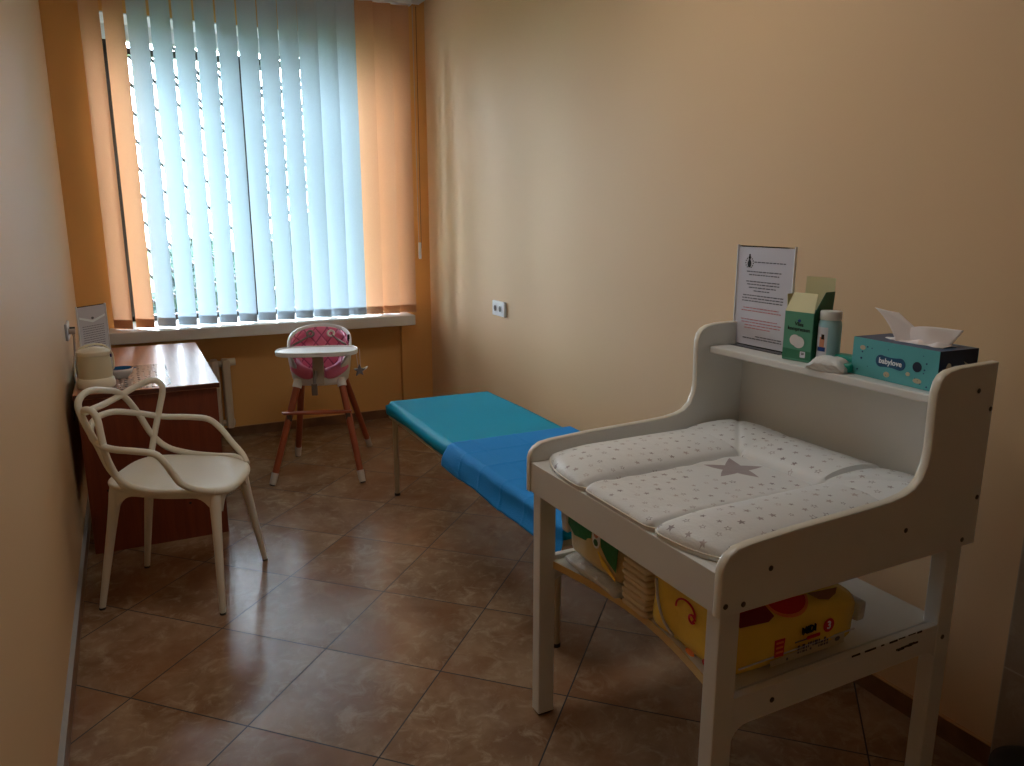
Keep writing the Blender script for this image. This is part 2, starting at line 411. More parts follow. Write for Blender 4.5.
def prism(bm, poly, h0, h1, plane='XZ', bev=0.0, mi=0):
    """poly in the plane, extruded along the third axis from h0 to h1"""
    b = bmesh.new()
    def P(p, h): return {'XZ': (p[0], h, p[1]), 'XY': (p[0], p[1], h), 'YZ': (h, p[0], p[1])}[plane]
    A = [b.verts.new(P(p, h0)) for p in poly]; B = [b.verts.new(P(p, h1)) for p in poly]
    n = len(poly)
    b.faces.new(A); b.faces.new(B[::-1])
    for i in range(n): b.faces.new((A[i], B[i], B[(i + 1) % n], A[(i + 1) % n]))
    bmesh.ops.recalc_face_normals(b, faces=b.faces)
    if bev:
        es = [e for e in b.edges if (e.verts[0] in A) == (e.verts[1] in A)]
        bmesh.ops.bevel(b, geom=es, offset=bev, segments=2, profile=0.5, affect='EDGES')
    big = [f for f in b.faces if len(f.verts) > 4]
    if big: bmesh.ops.triangulate(b, faces=big)
    merge(bm, b, mi); return bm
def grid(bm, fn, nu, nv, mi=0, closed_u=False):
    V = [[bm.verts.new(fn(i / nu, j / nv)) for j in range(nv + 1)] for i in range(nu + (0 if closed_u else 1))]
    for i in range(nu):
        for j in range(nv):
            a = V[i]; b = V[(i + 1) % len(V)]
            bm.faces.new((a[j], b[j], b[j + 1], a[j + 1])).material_index = mi
    return V
def screw_bm(c, axis, r=0.006, h=0.003):
    bm = NB(); p = Vector(c); a = Vector(axis).normalized()
    tube(bm, [p - a * h, p + a * h * 0.5, p + a * h], lambda t: r if t < 0.9 else r * 0.6, 12); return bm
def rounded_rect(x0, x1, y0, y1, r, n=6):
    out = []
    for cx, cy, a0 in ((x1 - r, y1 - r, 0), (x0 + r, y1 - r, 90), (x0 + r, y0 + r, 180), (x1 - r, y0 + r, 270)):
        for k in range(n + 1):
            a = math.radians(a0 + 90 * k / n); out.append((cx + r * math.cos(a), cy + r * math.sin(a)))
    return out
def text_bm(txt, size, mtx, depth=0.0006, bold=0.022):
    cu = bpy.data.curves.new('lettering', 'FONT'); cu.body = txt; cu.size = size; cu.extrude = depth; cu.align_x = 'CENTER'; cu.align_y = 'CENTER'
    cu.resolution_u = 3; cu.offset = size * bold
    o = bpy.data.objects.new('lettering', cu); COL.objects.link(o)
    dg = bpy.context.evaluated_depsgraph_get(); dg.update()
    me = bpy.data.meshes.new_from_object(o.evaluated_get(dg))
    b = bmesh.new(); b.from_mesh(me); bmesh.ops.transform(b, matrix=mtx, verts=b.verts)
    bpy.data.objects.remove(o); bpy.data.curves.remove(cu); bpy.data.meshes.remove(me)
    return b
def frame(origin, ex, ey):
    """matrix whose local x runs along ex and y along ey (writing plane), z = normal"""
    ex = Vector(ex).normalized(); ey = Vector(ey).normalized(); ez = ex.cross(ey)
    return Matrix(((ex.x, ey.x, ez.x, origin[0]), (ex.y, ey.y, ez.y, origin[1]), (ex.z, ey.z, ez.z, origin[2]), (0, 0, 0, 1)))
def patch(bm, poly, mtx, d=0.0006, mi=0):
    """a thin printed patch in a writing plane"""
    b = NB(); prism(b, poly, -0.0002, d, 'XY'); merge(bm, b, mi, mtx); return bm
def ell(cx, cy, rx, ry, n=24): return [(cx + rx * math.cos(2 * PI * k / n), cy + ry * math.sin(2 * PI * k / n)) for k in range(n)]

# ------------------------------------------------------------------ room shell
LX, RX, YB, YN, YF, ZC = -0.30, 2.07, 5.50, 5.545, -1.2, 3.02
T = 0.15
struct('floor', bx(LX - T, RX + T, YF - T, YN + 0.2, -0.12, 0.0), M['floor'])
struct('ceiling', bx(LX - T, RX + T, YF - T, YN + 0.6, ZC, ZC + 0.1), M['ceil'])
struct('wall_left', bx(LX - T, LX, YF - T, YN + 0.4, 0, ZC), M['wall'])
struct('wall_right', bx(RX, RX + T, YF - T, YN + 0.4, 0, ZC), M['wall'])
struct('wall_rear', bx(LX - T, RX + T, YF - T, YF, 0, ZC), M['wall'])
YO = 6.0   # outer face of the window wall
bm = NB()
box(bm, LX, WX0, YB, YO, 0, ZC)                 # left pier
box(bm, WX1, RX, YB, YO, 0, ZC)                 # right pier
box(bm, WX0, WX1, YB, YO, WZ1, ZC)              # lintel
box(bm, WX0, WX1, YN, YO, 0, WZ0 - 0.05)        # recessed wall below the window
struct('wall_back', bm, M['wall_end'])
struct('wall_right_tiles', bx(RX - 0.012, RX, YF, 1.07, 0, 2.1), M['walltile'])
# skirting
def skirting(name, x0, x1, y0, y1, top):
    o = struct(name, bx(x0, x1, y0, y1, 0, 0.066), M['skirt'])
    t = obj('top_edge', bx(x0, x1, y0, y1, 0.066, 0.070), top, o); return o
skirting('baseboard_left', LX, LX + 0.016, YF, YB, M['caulk'])
skirting('baseboard_right', RX - 0.012, RX, 1.07, YB - 0.012, M['caulkp'])
skirting('baseboard_back', WX0, WX1, YN - 0.012, YN, M['caulkp'])
skirting('baseboard_pier', WX1, RX, YB - 0.012, YB, M['caulkp'])
# plastered white lining of the window opening
bm = NB(); RL = 0.008
box(bm, WX0, WX1, YB + 0.001, YO, WZ1 - RL, WZ1 + 0.001); box(bm, WX0 - 0.001, WX0 + RL, YB + 0.001, YO, WZ0, WZ1 - RL); box(bm, WX1 - RL, WX1 + 0.001, YB + 0.001, YO, WZ0, WZ1 - RL)
struct('trim_reveal', bm, M['framew'])
# window
YW = 5.80
win = struct('window_1', NB(), M['frame'])
bm = NB()
for a in ((WX0, WX0 + 0.102, WZ0, WZ1), (WX1 - 0.06, WX1, WZ0, WZ1), (0.80, 0.885, WZ0, WZ1 - 0.13), (1.36, 1.42, WZ0, WZ1 - 0.13), (WX0, WX1, WZ0, WZ0 + 0.06), (WX0, WX1, WZ1 - 0.18, WZ1 - 0.14)):
    box(bm, a[0], a[1], YW, YW + 0.06, a[2], a[3], 0.004)
obj('window_frame', bm, M['frame'], win)
obj('top_vent_frame', bx(WX0, WX1, YW - 0.01, YW + 0.05, WZ1 - 0.10, WZ1, 0.004), M['framew'], win)
obj('pane', bx(WX0 + 0.06, 0.82, YW + 0.028, YW + 0.032, WZ0 + 0.05, WZ1 - 0.09), M['glass'], win)
obj('pane', bx(0.87, WX1 - 0.05, YW + 0.028, YW + 0.032, WZ0 + 0.05, WZ1 - 0.09), M['glass'], win)
# sill
bm = NB(); box(bm, -0.13, 1.86, 5.262, YW, 0.750, 0.824, 0.006)
sl = struct('trim_sill', bm, M['sill'])
# grille outside
bm = NB(); zz = WZ0 - 2.4
k = 0
while zz < WZ1 + 0.1:
    # z = zz' - (x - WX0) * 1.03 + ...
    z_left = zz + 2.4
    pts = []
    x0, z0 = WX0, z_left
    x1, z1 = WX1, z_left - 1.03 * (WX1 - WX0)
    if z0 > WZ1: x0 = WX0 + (z0 - WZ1) / 1.03; z0 = WZ1
    if z1 < WZ0: x1 = x1 - (WZ0 - z1) / 1.03; z1 = WZ0
    if x1 > x0 + 0.02: tube(bm, [(x0, 5.93, z0), (x1, 5.93, z1)], 0.012, 6)
    zz += 0.18; k += 1
zz = WZ1 + 0.18
while zz < WZ1 + 1.03 * (WX1 - WX0):
    x0 = WX0 + (zz - WZ1) / 1.03; x1, z1 = WX1, zz - 1.03 * (WX1 - WX0)
    if z1 < WZ0: x1 -= (WZ0 - z1) / 1.03; z1 = WZ0
    if x1 > x0 + 0.02: tube(bm, [(x0, 5.93, WZ1), (x1, 5.93, z1)], 0.012, 6)
    zz += 0.18
tag(obj('window_grille', bm, M['bar']), 'dark metal security grille of slanting bars outside the window behind the blinds', 'grille')

cm = mat('fill_panel_diffuser', (0.95, 0.94, 0.92), 0.5)  # invented ceiling fixture, out of frame, dressing the added fill light
cm.node_tree.nodes['Principled BSDF'].inputs['Emission Color'].default_value = (1.0, 0.93, 0.86, 1)
cm.node_tree.nodes['Principled BSDF'].inputs['Emission Strength'].default_value = 1.0
lt = thing('fill_panel', 'added flat white fill light panel under the ceiling, out of view', 'lamp', (0.85, 2.2, 2.94))
obj('housing', bx(-0.62, 0.62, -0.32, 0.32, 0.012, 0.08, 0.006), M['framew'], lt)
obj('diffuser', bx(-0.59, 0.59, -0.29, 0.29, -0.004, 0.012, 0.003), cm, lt)

# ------------------------------------------------------------------ vertical blind
bl = thing('vertical_blind', 'vertical blind of pale blue and orange fabric slats hanging over the window', 'blind', (0.9, 5.39, 0.85))
obj('headrail', bx(-0.16, 1.93, 5.365, 5.415, 2.945, 2.985, 0.004), M['framew'], bl, world=True)
TH = math.radians(33)
def slat_part(cx, m, th=TH, wd=0.128):
    c, s = math.cos(th), math.sin(th)
    def pos(u, z, off=0.0):
        a = (u - 0.5) * wd; bow = 0.005 * (1 - (2 * u - 1) ** 2) + off
        return (cx + a * c - bow * s, 5.39 - a * s - bow * c, z)
    def sheet(z0, z1, t):
        bm = NB()
        A = grid(bm, lambda u, v: pos(u, z0 + (z1 - z0) * v), 8, 12)
        return bm
    o = obj('slat', sheet(0.830, 2.94, 0), m, bl, smooth=True, world=True)
    # bottom pocket with its weight plate
    b2 = NB()
    wv = [[pos(u, z, off) for u in (0.03, 0.5, 0.97)] for z in (0.842, 0.893) for off in (0.0015, -0.0015)]
    b3 = NB()
    for z0, z1 in ((0.834, 0.888),):
        for off in (0.0018, -0.0018):
            grid(b3, lambda u, v: pos(0.02 + 0.96 * u, z0 + (z1 - z0) * v, off), 6, 1)
    obj('weight', b3, m, o, world=True, smooth=True)
    return o
SP = 0.1262
for i in range(16):
    cx = -0.06 + SP * i + 0.004
    cx = 0.0 - SP / 2 + SP * i + 0.016
    m = M['slato'] if i < 2 or i > 12 else M['slatw']
    o = slat_part(cx, m, TH - math.radians(max(0, i - 7) * 1.3))
    o['label'] = 'orange slat' if m is M['slato'] else 'pale blue slat'
# cords and chain at the right end
obj('cord', tube(NB(), [(1.945, 5.40, 2.95), (1.95, 5.40, 1.30)], 0.0028, 6), M['cable'], bl, world=True)
obj('cord', tube(NB(), [(1.975, 5.41, 2.95), (1.972, 5.41, 1.30)], 0.002, 6), M['deskedge'], bl, world=True)
obj('cord_weight', bx(1.945, 1.965, 5.385, 5.405, 1.22, 1.34, 0.006), M['plate'], bl, world=True)
obj('bracket', bx(1.84, 2.03, 5.36, 5.50, 2.985, 3.02, 0.004), M['plate'], bl, world=True)
# stacked slats tucked at the left wall (folded orange fabric)

# ------------------------------------------------------------------ radiator
ra = thing('radiator', 'cream ribbed radiator below the window, half hidden behind the desk', 'radiator', (0.2, 5.44, 0))
for i in range(9):
    x = -0.055 + i * 0.072
    bm = NB(); prism(bm, [(5.39, 0.10), (5.495, 0.10), (5.495, 0.575), (5.39, 0.575)], x, x + 0.05, 'YZ', bev=0.012)
    obj('section', bm, M['rad'], ra, world=True)
obj('header_pipe', tube(NB(), [(-0.045, 5.44, 0.545), (0.58, 5.44, 0.545)], 0.022, 12), M['rad'], ra, world=True, smooth='auto')
obj('header_pipe', tube(NB(), [(-0.045, 5.44, 0.13), (0.58, 5.44, 0.13)], 0.022, 12), M['rad'], ra, world=True, smooth='auto')
obj('supply_pipe', tube(NB(), [(-0.05, 5.42, 0.0), (-0.05, 5.42, 0.56)], 0.014, 10), M['rad'], ra, world=True, smooth='auto')
obj('valve', tube(NB(), [(0.56, 5.44, 0.555), (0.61, 5.44, 0.555)], 0.026, 12), M['kettle2'], ra, world=True, smooth='auto')
obj('wall_bracket', bx(0.05, 0.09, 5.49, 5.545, 0.30, 0.36), M['rad'], ra, world=True)

# ------------------------------------------------------------------ desk
dk = thing('desk', 'reddish brown laminate desk standing under the window in the left corner', 'desk', (0.04, 4.42, 0))
DX0, DX1, DY0, DY1 = -0.264, 0.345, 3.770, 5.075
DH = 0.763
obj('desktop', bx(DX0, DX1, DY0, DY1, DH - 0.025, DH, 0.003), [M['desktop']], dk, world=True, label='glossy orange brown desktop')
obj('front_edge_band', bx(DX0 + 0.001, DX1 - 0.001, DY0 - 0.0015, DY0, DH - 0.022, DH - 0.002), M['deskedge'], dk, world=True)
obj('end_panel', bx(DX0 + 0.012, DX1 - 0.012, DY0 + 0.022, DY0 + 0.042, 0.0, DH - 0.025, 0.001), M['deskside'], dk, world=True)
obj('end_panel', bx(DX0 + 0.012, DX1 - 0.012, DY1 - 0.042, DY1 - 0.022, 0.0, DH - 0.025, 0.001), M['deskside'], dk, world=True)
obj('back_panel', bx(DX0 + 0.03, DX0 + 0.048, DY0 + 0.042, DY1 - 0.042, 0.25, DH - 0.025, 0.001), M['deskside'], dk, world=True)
for p in ((0.17, 0.60), (-0.17, 0.30), (0.17, 0.18), (-0.17, 0.62)):
    obj('screw', screw_bm((p[0], DY0 + 0.022, p[1]), (0, -1, 0), 0.006), M['dark'], dk, world=True)

# things on the desk
DZ = DH
mt = NB()
for k in range(1): pass
prism(mt, rounded_rect(-0.205, 0.140, 3.80, 4.40, 0.06, 6), DZ + 0.0003, DZ + 0.0018, 'XY')
tag(obj('lace_mat', mt, M['doily']), 'thin see-through lace mat with small dark marks lying on the desk', 'mat')

kt = thing('electric_kettle', 'small cream electric kettle with arched handle on the desk corner', 'kettle', (-0.170, 3.915, DZ + 0.002))
obj('base', lathe(NB(), [(0.074, 0.0), (0.079, 0.006), (0.080, 0.02), (0.076, 0.04), (0.071, 0.048)]), M['kettle2'], kt, smooth='auto')
obj('body', lathe(NB(), [(0.070, 0.046), (0.071, 0.07), (0.069, 0.12), (0.067, 0.152), (0.062, 0.156)]), M['kettle'], kt, smooth='auto', label='beige body')
obj('lid', lathe(NB(), [(0.069, 0.150), (0.071, 0.156), (0.070, 0.168), (0.058, 0.178), (0.02, 0.185), (0.003, 0.186)]), M['kettle2'], kt, smooth='auto')
hp = smooth_path([(-0.068, 0.0, 0.158), (-0.045, 0.0, 0.185), (0.0, 0.0, 0.198), (0.045, 0.0, 0.190), (0.072, 0.0, 0.16), (0.079, 0.0, 0.12), (0.076, 0.0, 0.085), (0.066, 0, 0.075)], 6)
obj('handle', tube(NB(), hp, 0.0048, 8), M['kettle2'], kt, smooth=True)
obj('switch', bx(0.062, 0.074, -0.01, 0.01, 0.135, 0.15, 0.002), mat('violet_button', (0.25, 0.18, 0.40), 0.4), kt)

def sign_holder(name, label, loc, rz, wd, ht, seed, big):
    """upright acrylic stand with a printed sheet; local x = width, -y = front"""
    t = thing(name, label, 'sign', loc, rz)
    obj('stand', bx(-wd / 2, wd / 2, 0.002, 0.004, 0.002, ht), M['clear'], t)
    obj('stand_edge', bx(-wd / 2 - 0.003, -wd / 2, -0.003, 0.005, 0, ht + 0.002), M['acrylic'], t)
    obj('stand_edge', bx(wd / 2, wd / 2 + 0.003, -0.003, 0.005, 0, ht + 0.002), M['acrylic'], t)
    obj('stand_foot', bx(-wd / 2, wd / 2, -0.035, 0.035, 0, 0.002), M['clear'], t)
    pp = obj('paper_sheet', bx(-wd / 2 + 0.002, wd / 2 - 0.002, 0.0, 0.0015, 0.004, ht - 0.004), M['paper'], t)
    F = frame((0, -0.0003, 0), (1, 0, 0), (0, 0, 1))
    rnd = random.Random(seed)
    def line(bm, z, xa, xb, h=0.0026):
        x = xa
        while x < xb:
            w_ = rnd.uniform(0.006, 0.018); e = min(x + w_, xb)
            if e - x > 0.003:
                patch(bm, [(x, z - h * .5), (e, z - h * .5), (e, z + h * .5), (x, z + h * .5)], F, 0.0003)
            x = e + 0.0028
    bk = NB(); rd = NB()
    if big:
        for z, xa, xb in [(0.268, -0.045, 0.085), (0.238, -0.075, 0.07), (0.228, -0.065, 0.062), (0.207, -0.075, 0.065), (0.198, -0.07, 0.065), (0.188, -0.062, 0.055), (0.178, -0.04, 0.03),
                          (0.163, -0.085, 0.085), (0.154, -0.088, 0.085), (0.145, -0.088, 0.088), (0.034, -0.02, 0.09), (0.026, -0.075, 0.09)]: line(bk, z, xa, xb, 0.0032)
        for z, xa, xb in [(0.123, -0.08, 0.07), (0.114, -0.088, 0.08), (0.086, -0.088, 0.07), (0.077, -0.085, 0.085), (0.068, -0.07, 0.08), (0.059, -0.07, 0.04)]: line(rd, z, xa, xb, 0.0028)
        lg = NB()
        # emblem: a figure like a bottle/pawn inside a laurel ring
        cx, cz = -0.066, 0.268
        patch(lg, ell(cx, cz - 0.006, 0.0075, 0.012), F); patch(lg, ell(cx, cz + 0.014, 0.004, 0.006), F)
        patch(lg, [(cx - 0.0022, cz), (cx + 0.0022, cz), (cx + 0.003, cz + 0.024), (cx - 0.003, cz + 0.024)], F)
        for a in range(12):
            th = math.radians(-60 + a * 27); 
            patch(lg, ell(cx + 0.0165 * math.cos(th), cz - 0.003 + 0.0165 * math.sin(th), 0.002, 0.002, 8), F)
        obj('emblem', lg, M['inkdark'], pp)
        obj('red_text_lines', rd, M['inkred'], pp)
    else:
        for j in range(15): line(bk, ht - 0.10 - j * 0.011, -wd * 0.38, wd * 0.38, 0.0026)
        hd = NB(); patch(hd, [(-wd * .45, ht - 0.05), (0, ht - 0.072), (wd * .45, ht - 0.05), (wd * .45, ht - 0.06), (0, ht - 0.084), (-wd * .45, ht - 0.06)], F)
        obj('bright_fold', hd, M['logowhite'], pp); patch(bk, ell(0, ht - 0.062, 0.008, 0.006), F); rd.free()
    obj('text_lines', bk, M['ink'], pp)
    return t
sign_holder('sign_holder', 'printed sheet in a clear stand behind the kettle on the desk', (-0.169, 4.245, DZ + 0.002), math.atan2(0.15, 0.125), 0.185, 0.342, 3, False)

bw = thing('bowl', 'small white bowl with a blue glazed inside on the lace mat', 'bowl', (-0.068, 4.085, DZ + 0.0022))
obj('outer_bowl', lathe(NB(), [(0.026, 0.0), (0.030, 0.004), (0.042, 0.018), (0.052, 0.036), (0.0555, 0.048), (0.052, 0.048), (0.045, 0.034), (0.028, 0.012)], seg=32), M['bowl'], bw, smooth=True)
obj('glaze', lathe(NB(), [(0.0555, 0.0486), (0.050, 0.0486), (0.043, 0.034), (0.026, 0.0135), (0.002, 0.0125)], seg=32, cap=False), M['bowlin'], bw, smooth=True, label='blue glaze')
obj('spout', prism(NB(), [(0.045, -0.015), (0.068, 0.0), (0.045, 0.015)], 0.044, 0.048, 'XY'), M['bowlin'], bw)

# outlet on the left wall + cable
so = thing('wall_socket', 'white double wall socket on the left wall above the desk corner', 'socket', (LX, 4.43, 0.965))
obj('plate', bx(0.0, 0.012, -0.085, 0.085, -0.042, 0.042, 0.003), M['plate'], so)
obj('recess', tube(NB(), [(0.008, -0.04, 0), (0.0135, -0.04, 0)], 0.02, 20), M['caulk'], so, smooth='auto')
obj('recess', tube(NB(), [(0.008, 0.04, 0), (0.0135, 0.04, 0)], 0.02, 20), M['caulk'], so, smooth='auto')
cb = NB()
tube(cb, smooth_path([(-0.284, 4.39, 0.960), (-0.268, 4.385, 0.945), (-0.270, 4.35, 0.86), (-0.270, 4.22, 0.81), (-0.264, 4.12, 0.785), (-0.256, 4.04, 0.772), (-0.252, 4.012, 0.771)], 6), 0.0042, 8)
tube(cb, [(-0.2862, 4.39, 0.965), (-0.258, 4.39, 0.965)], 0.014, 12)
tag(obj('kettle_cable', cb, M['cable'], smooth='auto'), 'thin cream cable hanging from the left wall socket down to the kettle', 'cable')
cb = NB()
tube(cb, smooth_path([(-0.284, 4.47, 0.955), (-0.270, 4.47, 0.93), (-0.276, 4.43, 0.82), (-0.280, 4.33, 0.74), (-0.282, 4.15, 0.66), (-0.283, 4.0, 0.60)], 6), 0.003, 8)
tube(cb, [(-0.2862, 4.47, 0.965), (-0.262, 4.47, 0.965)], 0.013, 12)
tag(obj('dark_cable', cb, M['dark'], smooth='auto'), 'dark cable dropping behind the desk from the left wall socket', 'cable')

# ------------------------------------------------------------------ right wall socket
so = thing('wall_outlet', 'white double outlet with two dark holes on the right wall above the couch', 'socket', (RX, 4.27, 0.967))
obj('plate', bx(-0.018, 0.0, -0.085, 0.085, -0.046, 0.046, 0.004), M['plate'], so)
for yy in (-0.034, 0.036):
    obj('recess_rim', tube(NB(), [(-0.014, yy, 0.0), (-0.0205, yy, 0.0)], 0.0235, 20), M['plate'], so, smooth='auto')
    obj('recess', tube(NB(), [(-0.016, yy, 0.0), (-0.0212, yy, 0.0)], 0.019, 20), M['dark'], so, smooth='auto', label='dark socket hole')

# ------------------------------------------------------------------ armchair of looping tubes
ch = thing('armchair', 'ivory plastic armchair with looping tubular back by the left wall', 'chair', (0.115, 3.255, 0), math.atan2(-0.213, 0.452))
T1 = [(0.205, -0.175, 0.490), (0.150, -0.208, 0.512), (0.106, -0.236, 0.545), (0.083, -0.25, 0.59), (0.065, -0.264, 0.637), (0.032, -0.27, 0.675), (-0.038, -0.269, 0.686), (-0.12, -0.255, 0.689), (-0.185, -0.225, 0.696), (-0.228, -0.192, 0.715), (-0.248, -0.165, 0.745), (-0.254, -0.12, 0.765),
      (-0.256, -0.06, 0.770), (-0.254, 0.052, 0.755), (-0.218, 0.177, 0.715), (-0.149, 0.242, 0.683), (-0.049, 0.268, 0.673), (0.035, 0.269, 0.662), (0.091, 0.256, 0.621), (0.140, 0.236, 0.567), (0.190, 0.208, 0.522), (0.222, 0.165, 0.492)]
T2 = [(0.0, -0.195, 0.498), (-0.06, -0.207, 0.514), (-0.116, -0.214, 0.540), (-0.165, -0.216, 0.600), (-0.202, -0.211, 0.689), (-0.240, -0.203, 0.766), (-0.262, -0.200, 0.832), (-0.263, -0.190, 0.862), (-0.258, -0.160, 0.880), (-0.257, -0.10, 0.880), (-0.255, 0.0, 0.856), (-0.252, 0.068, 0.835), (-0.241, 0.126, 0.791), (-0.222, 0.176, 0.713), (-0.190, 0.207, 0.614), (-0.135, 0.219, 0.552), (-0.047, 0.224, 0.523), (0.06, 0.218, 0.512), (0.160, 0.200, 0.512), (0.205, 0.175, 0.495)]
T3 = [(-0.19, 0.16, 0.505), (-0.187, 0.180, 0.541), (-0.18, 0.212, 0.616), (-0.158, 0.236, 0.724), (-0.142, 0.246, 0.798), (-0.150, 0.240, 0.836), (-0.178, 0.222, 0.848), (-0.215, 0.184, 0.836), (-0.250, 0.091, 0.812), (-0.258, -0.02, 0.806), (-0.258, -0.10, 0.808), (-0.253, -0.172, 0.812), (-0.246, -0.198, 0.822), (-0.226, -0.214, 0.832), (-0.200, -0.222, 0.824), (-0.184, -0.226, 0.795), (-0.176, -0.230, 0.735), (-0.167, -0.228, 0.654), (-0.150, -0.217, 0.585), (-0.125, -0.21, 0.53)]
for tp in (T1, T2, T3):
    obj('back_loop', tube(NB(), smooth_path(tp, 5), 0.0128, 12), M['chair'], ch, smooth=True)
def seat_rim(a, k=1.0):
    c, s = math.cos(a), math.sin(a); n = 3.6
    q = (abs(c) ** n + abs(s) ** n) ** (-1 / n)
    x = (0.256 if c > 0 else 0.238) * q * c * k; y = 0.220 * q * s * k
    if x < 0: y *= 1 - 0.08 * (-x / 0.236)
    return x, y
def seat_z(x, y):
    z = 0.506 - 0.008 * (1 - min(1, (x * x + y * y) / 0.05)) - 0.014 * max(0, (x - 0.1) / 0.13) ** 2 + 0.018 * max(0, -x / 0.23) + 0.010 * (abs(y) / 0.21) ** 2
    return z
bm = NB(); NA = 64
rings = []
for k, dz in ((0.02, 0), (0.3, 0), (0.6, 0), (0.8, 0), (0.92, 0), (0.975, -0.001), (1.0, -0.006), (1.005, -0.014), (0.985, -0.026), (0.93, -0.030), (0.6, -0.024), (0.02, -0.022)):
    rg = []
    for i in range(NA):
        x, y = seat_rim(2 * PI * i / NA, k); rg.append(bm.verts.new((x, y, seat_z(x, y) + dz)))
    rings.append(rg)
for A, B in zip(rings, rings[1:]):
    for i in range(NA): bm.faces.new((A[i], A[(i + 1) % NA], B[(i + 1) % NA], B[i]))
bm.faces.new(rings[0]); bm.faces.new(rings[-1][::-1])
obj('seat', bm, M['chair'], ch, smooth=True)
for (tx, ty), (fx, fy) in (((0.195, -0.155), (0.215, -0.23)), ((0.195, 0.155), (0.241, 0.25)), ((-0.184, -0.148), (-0.28, -0.178)), ((-0.184, 0.148), (-0.265, 0.192))):
    top = Vector((tx, ty, seat_z(tx, ty) - 0.020)); ft = Vector((fx, fy, 0.006))
    pts = [top, top.lerp(ft, 0.06), top.lerp(ft, 0.14), top.lerp(ft, 0.3), top.lerp(ft, 0.6), ft]
    bm = NB(); rr = [0.024, 0.0245, 0.0215, 0.0185, 0.0155, 0.0115]
    tube(bm, smooth_path(pts, 4), lambda t: (lambda s: rr[int(s)] + (rr[min(5, int(s) + 1)] - rr[int(s)]) * (s - int(s)))(t * 5), 14)
    lg = obj('leg', bm, M['chair'], ch, smooth='auto')
    obj('foot_pad', lathe(NB(), [(0.0122, 0.0), (0.0122, 0.009)], (fx, fy, 0.0), 14), M['dark'], lg, smooth='auto')
# curved aprons between the legs
for a, b in (((0.195, -0.170), (-0.180, -0.160)), ((0.195, 0.170), (-0.180, 0.160)), ((0.210, -0.150), (0.210, 0.150)), ((-0.190, -0.14), (-0.190, 0.14))):
    A = Vector((a[0], a[1], 0)); B = Vector((b[0], b[1], 0)); bm = NB()
    d = (B - A).normalized(); nrm = Vector((-d.y, d.x, 0))
    cols = []
    n = 24
    for i in range(n + 1):
        t = i / n; p = A.lerp(B, t); e = min(t, 1 - t) * (B - A).length
        h = 0.022 + 0.055 * max(0, 1 - e / 0.075) ** 2.2
        zt = seat_z(p.x, p.y) - 0.024
        cols.append([bm.verts.new(p + nrm * s * 0.010 + Vector((0, 0, z))) for s, z in ((-1, zt), (1, zt), (1, zt - h), (-1, zt - h))])
    for P, Q in zip(cols, cols[1:]):
        for k in range(4): bm.faces.new((P[k], P[(k + 1) % 4], Q[(k + 1) % 4], Q[k]))
    bm.faces.new(cols[0]); bm.faces.new(cols[-1][::-1])
    obj('apron', bm, M['chair'], ch, smooth='auto')

# ------------------------------------------------------------------ high chair   (local: -y front, x right)
hc = thing('high_chair', 'child high chair with pink quilted seat, white tray and brown wooden legs', 'high chair', (1.0, 4.57, 0), -0.30)
def cup(hfun, r0x, r0y, r1x, r1y, zb, thick, mi, bm, n=56, m=10, cy=0.0):
    def P(a, t, off):
        h = hfun(a); z = zb + (h - zb) * t
        k = min(1, (z - zb) / 0.20); k = k ** 0.5
        rx = r0x + (r1x - r0x) * k - off; ry = r0y + (r1y - r0y) * k - off
        q = (abs(math.cos(a)) ** 2.4 + abs(math.sin(a)) ** 2.4) ** (-1 / 2.4)
        lean = 0.05 * max(0, math.sin(a)) * max(0, (z - zb - 0.12) / 0.2)
        return (rx * q * math.cos(a), cy + ry * q * math.sin(a) + lean, z)
    R = []
    for j in range(m + 1): R.append([bm.verts.new(P(2 * PI * i / n, j / m, 0)) for i in range(n)])
    for j in range(m, -1, -1): R.append([bm.verts.new(P(2 * PI * i / n, j / m, thick)) for i in range(n)])
    for A, B in zip(R, R[1:]):
        for i in range(n): bm.faces.new((A[i], A[(i + 1) % n], B[(i + 1) % n], B[i]))
    bm.faces.new(R[0][::-1]); bm.faces.new(R[-1])
def rim(a):       # sin(a) = +1 back, -1 front
    s = math.sin(a)
    if s >= 0: return 0.765 + 0.105 * s ** 0.6
    f = min(1, -s / 0.85)
    return 0.765 - 0.165 * (f ** 3)
bm = NB(); cup(rim, 0.150, 0.135, 0.190, 0.185, 0.550, 0.014, 0, bm)
obj('seat_shell', bm, M['hc_white'], hc, smooth=True)
def rim2(a):
    s = math.sin(a)
    return (0.755 + 0.100 * s ** 0.6) if s >= 0 else 0.755 - 0.15 * min(1, -s / 0.8) ** 2.5
bm = NB(); cup(rim2, 0.132, 0.118, 0.172, 0.166, 0.565, 0.016, 0, bm)
obj('seat_cushion', bm, M['quilt'], hc, smooth=True)
for sx in (-1, 1):
    bm = NB(); tube(bm, smooth_path([(sx * 0.142, 0.02, 0.690), (sx * 0.132, -0.07, 0.655), (sx * 0.085, -0.125, 0.630), (sx * 0.035, -0.140, 0.622)], 6), lambda t: 0.038 * (1 - 0.25 * abs(2 * t - 1) ** 3), 14)
    obj('leg_bolster', bm, M['pink'], hc, smooth=True)
obj('crotch_post', bx(-0.032, 0.032, -0.176, -0.160, 0.565, 0.75, 0.004), M['strapbeige'], hc)
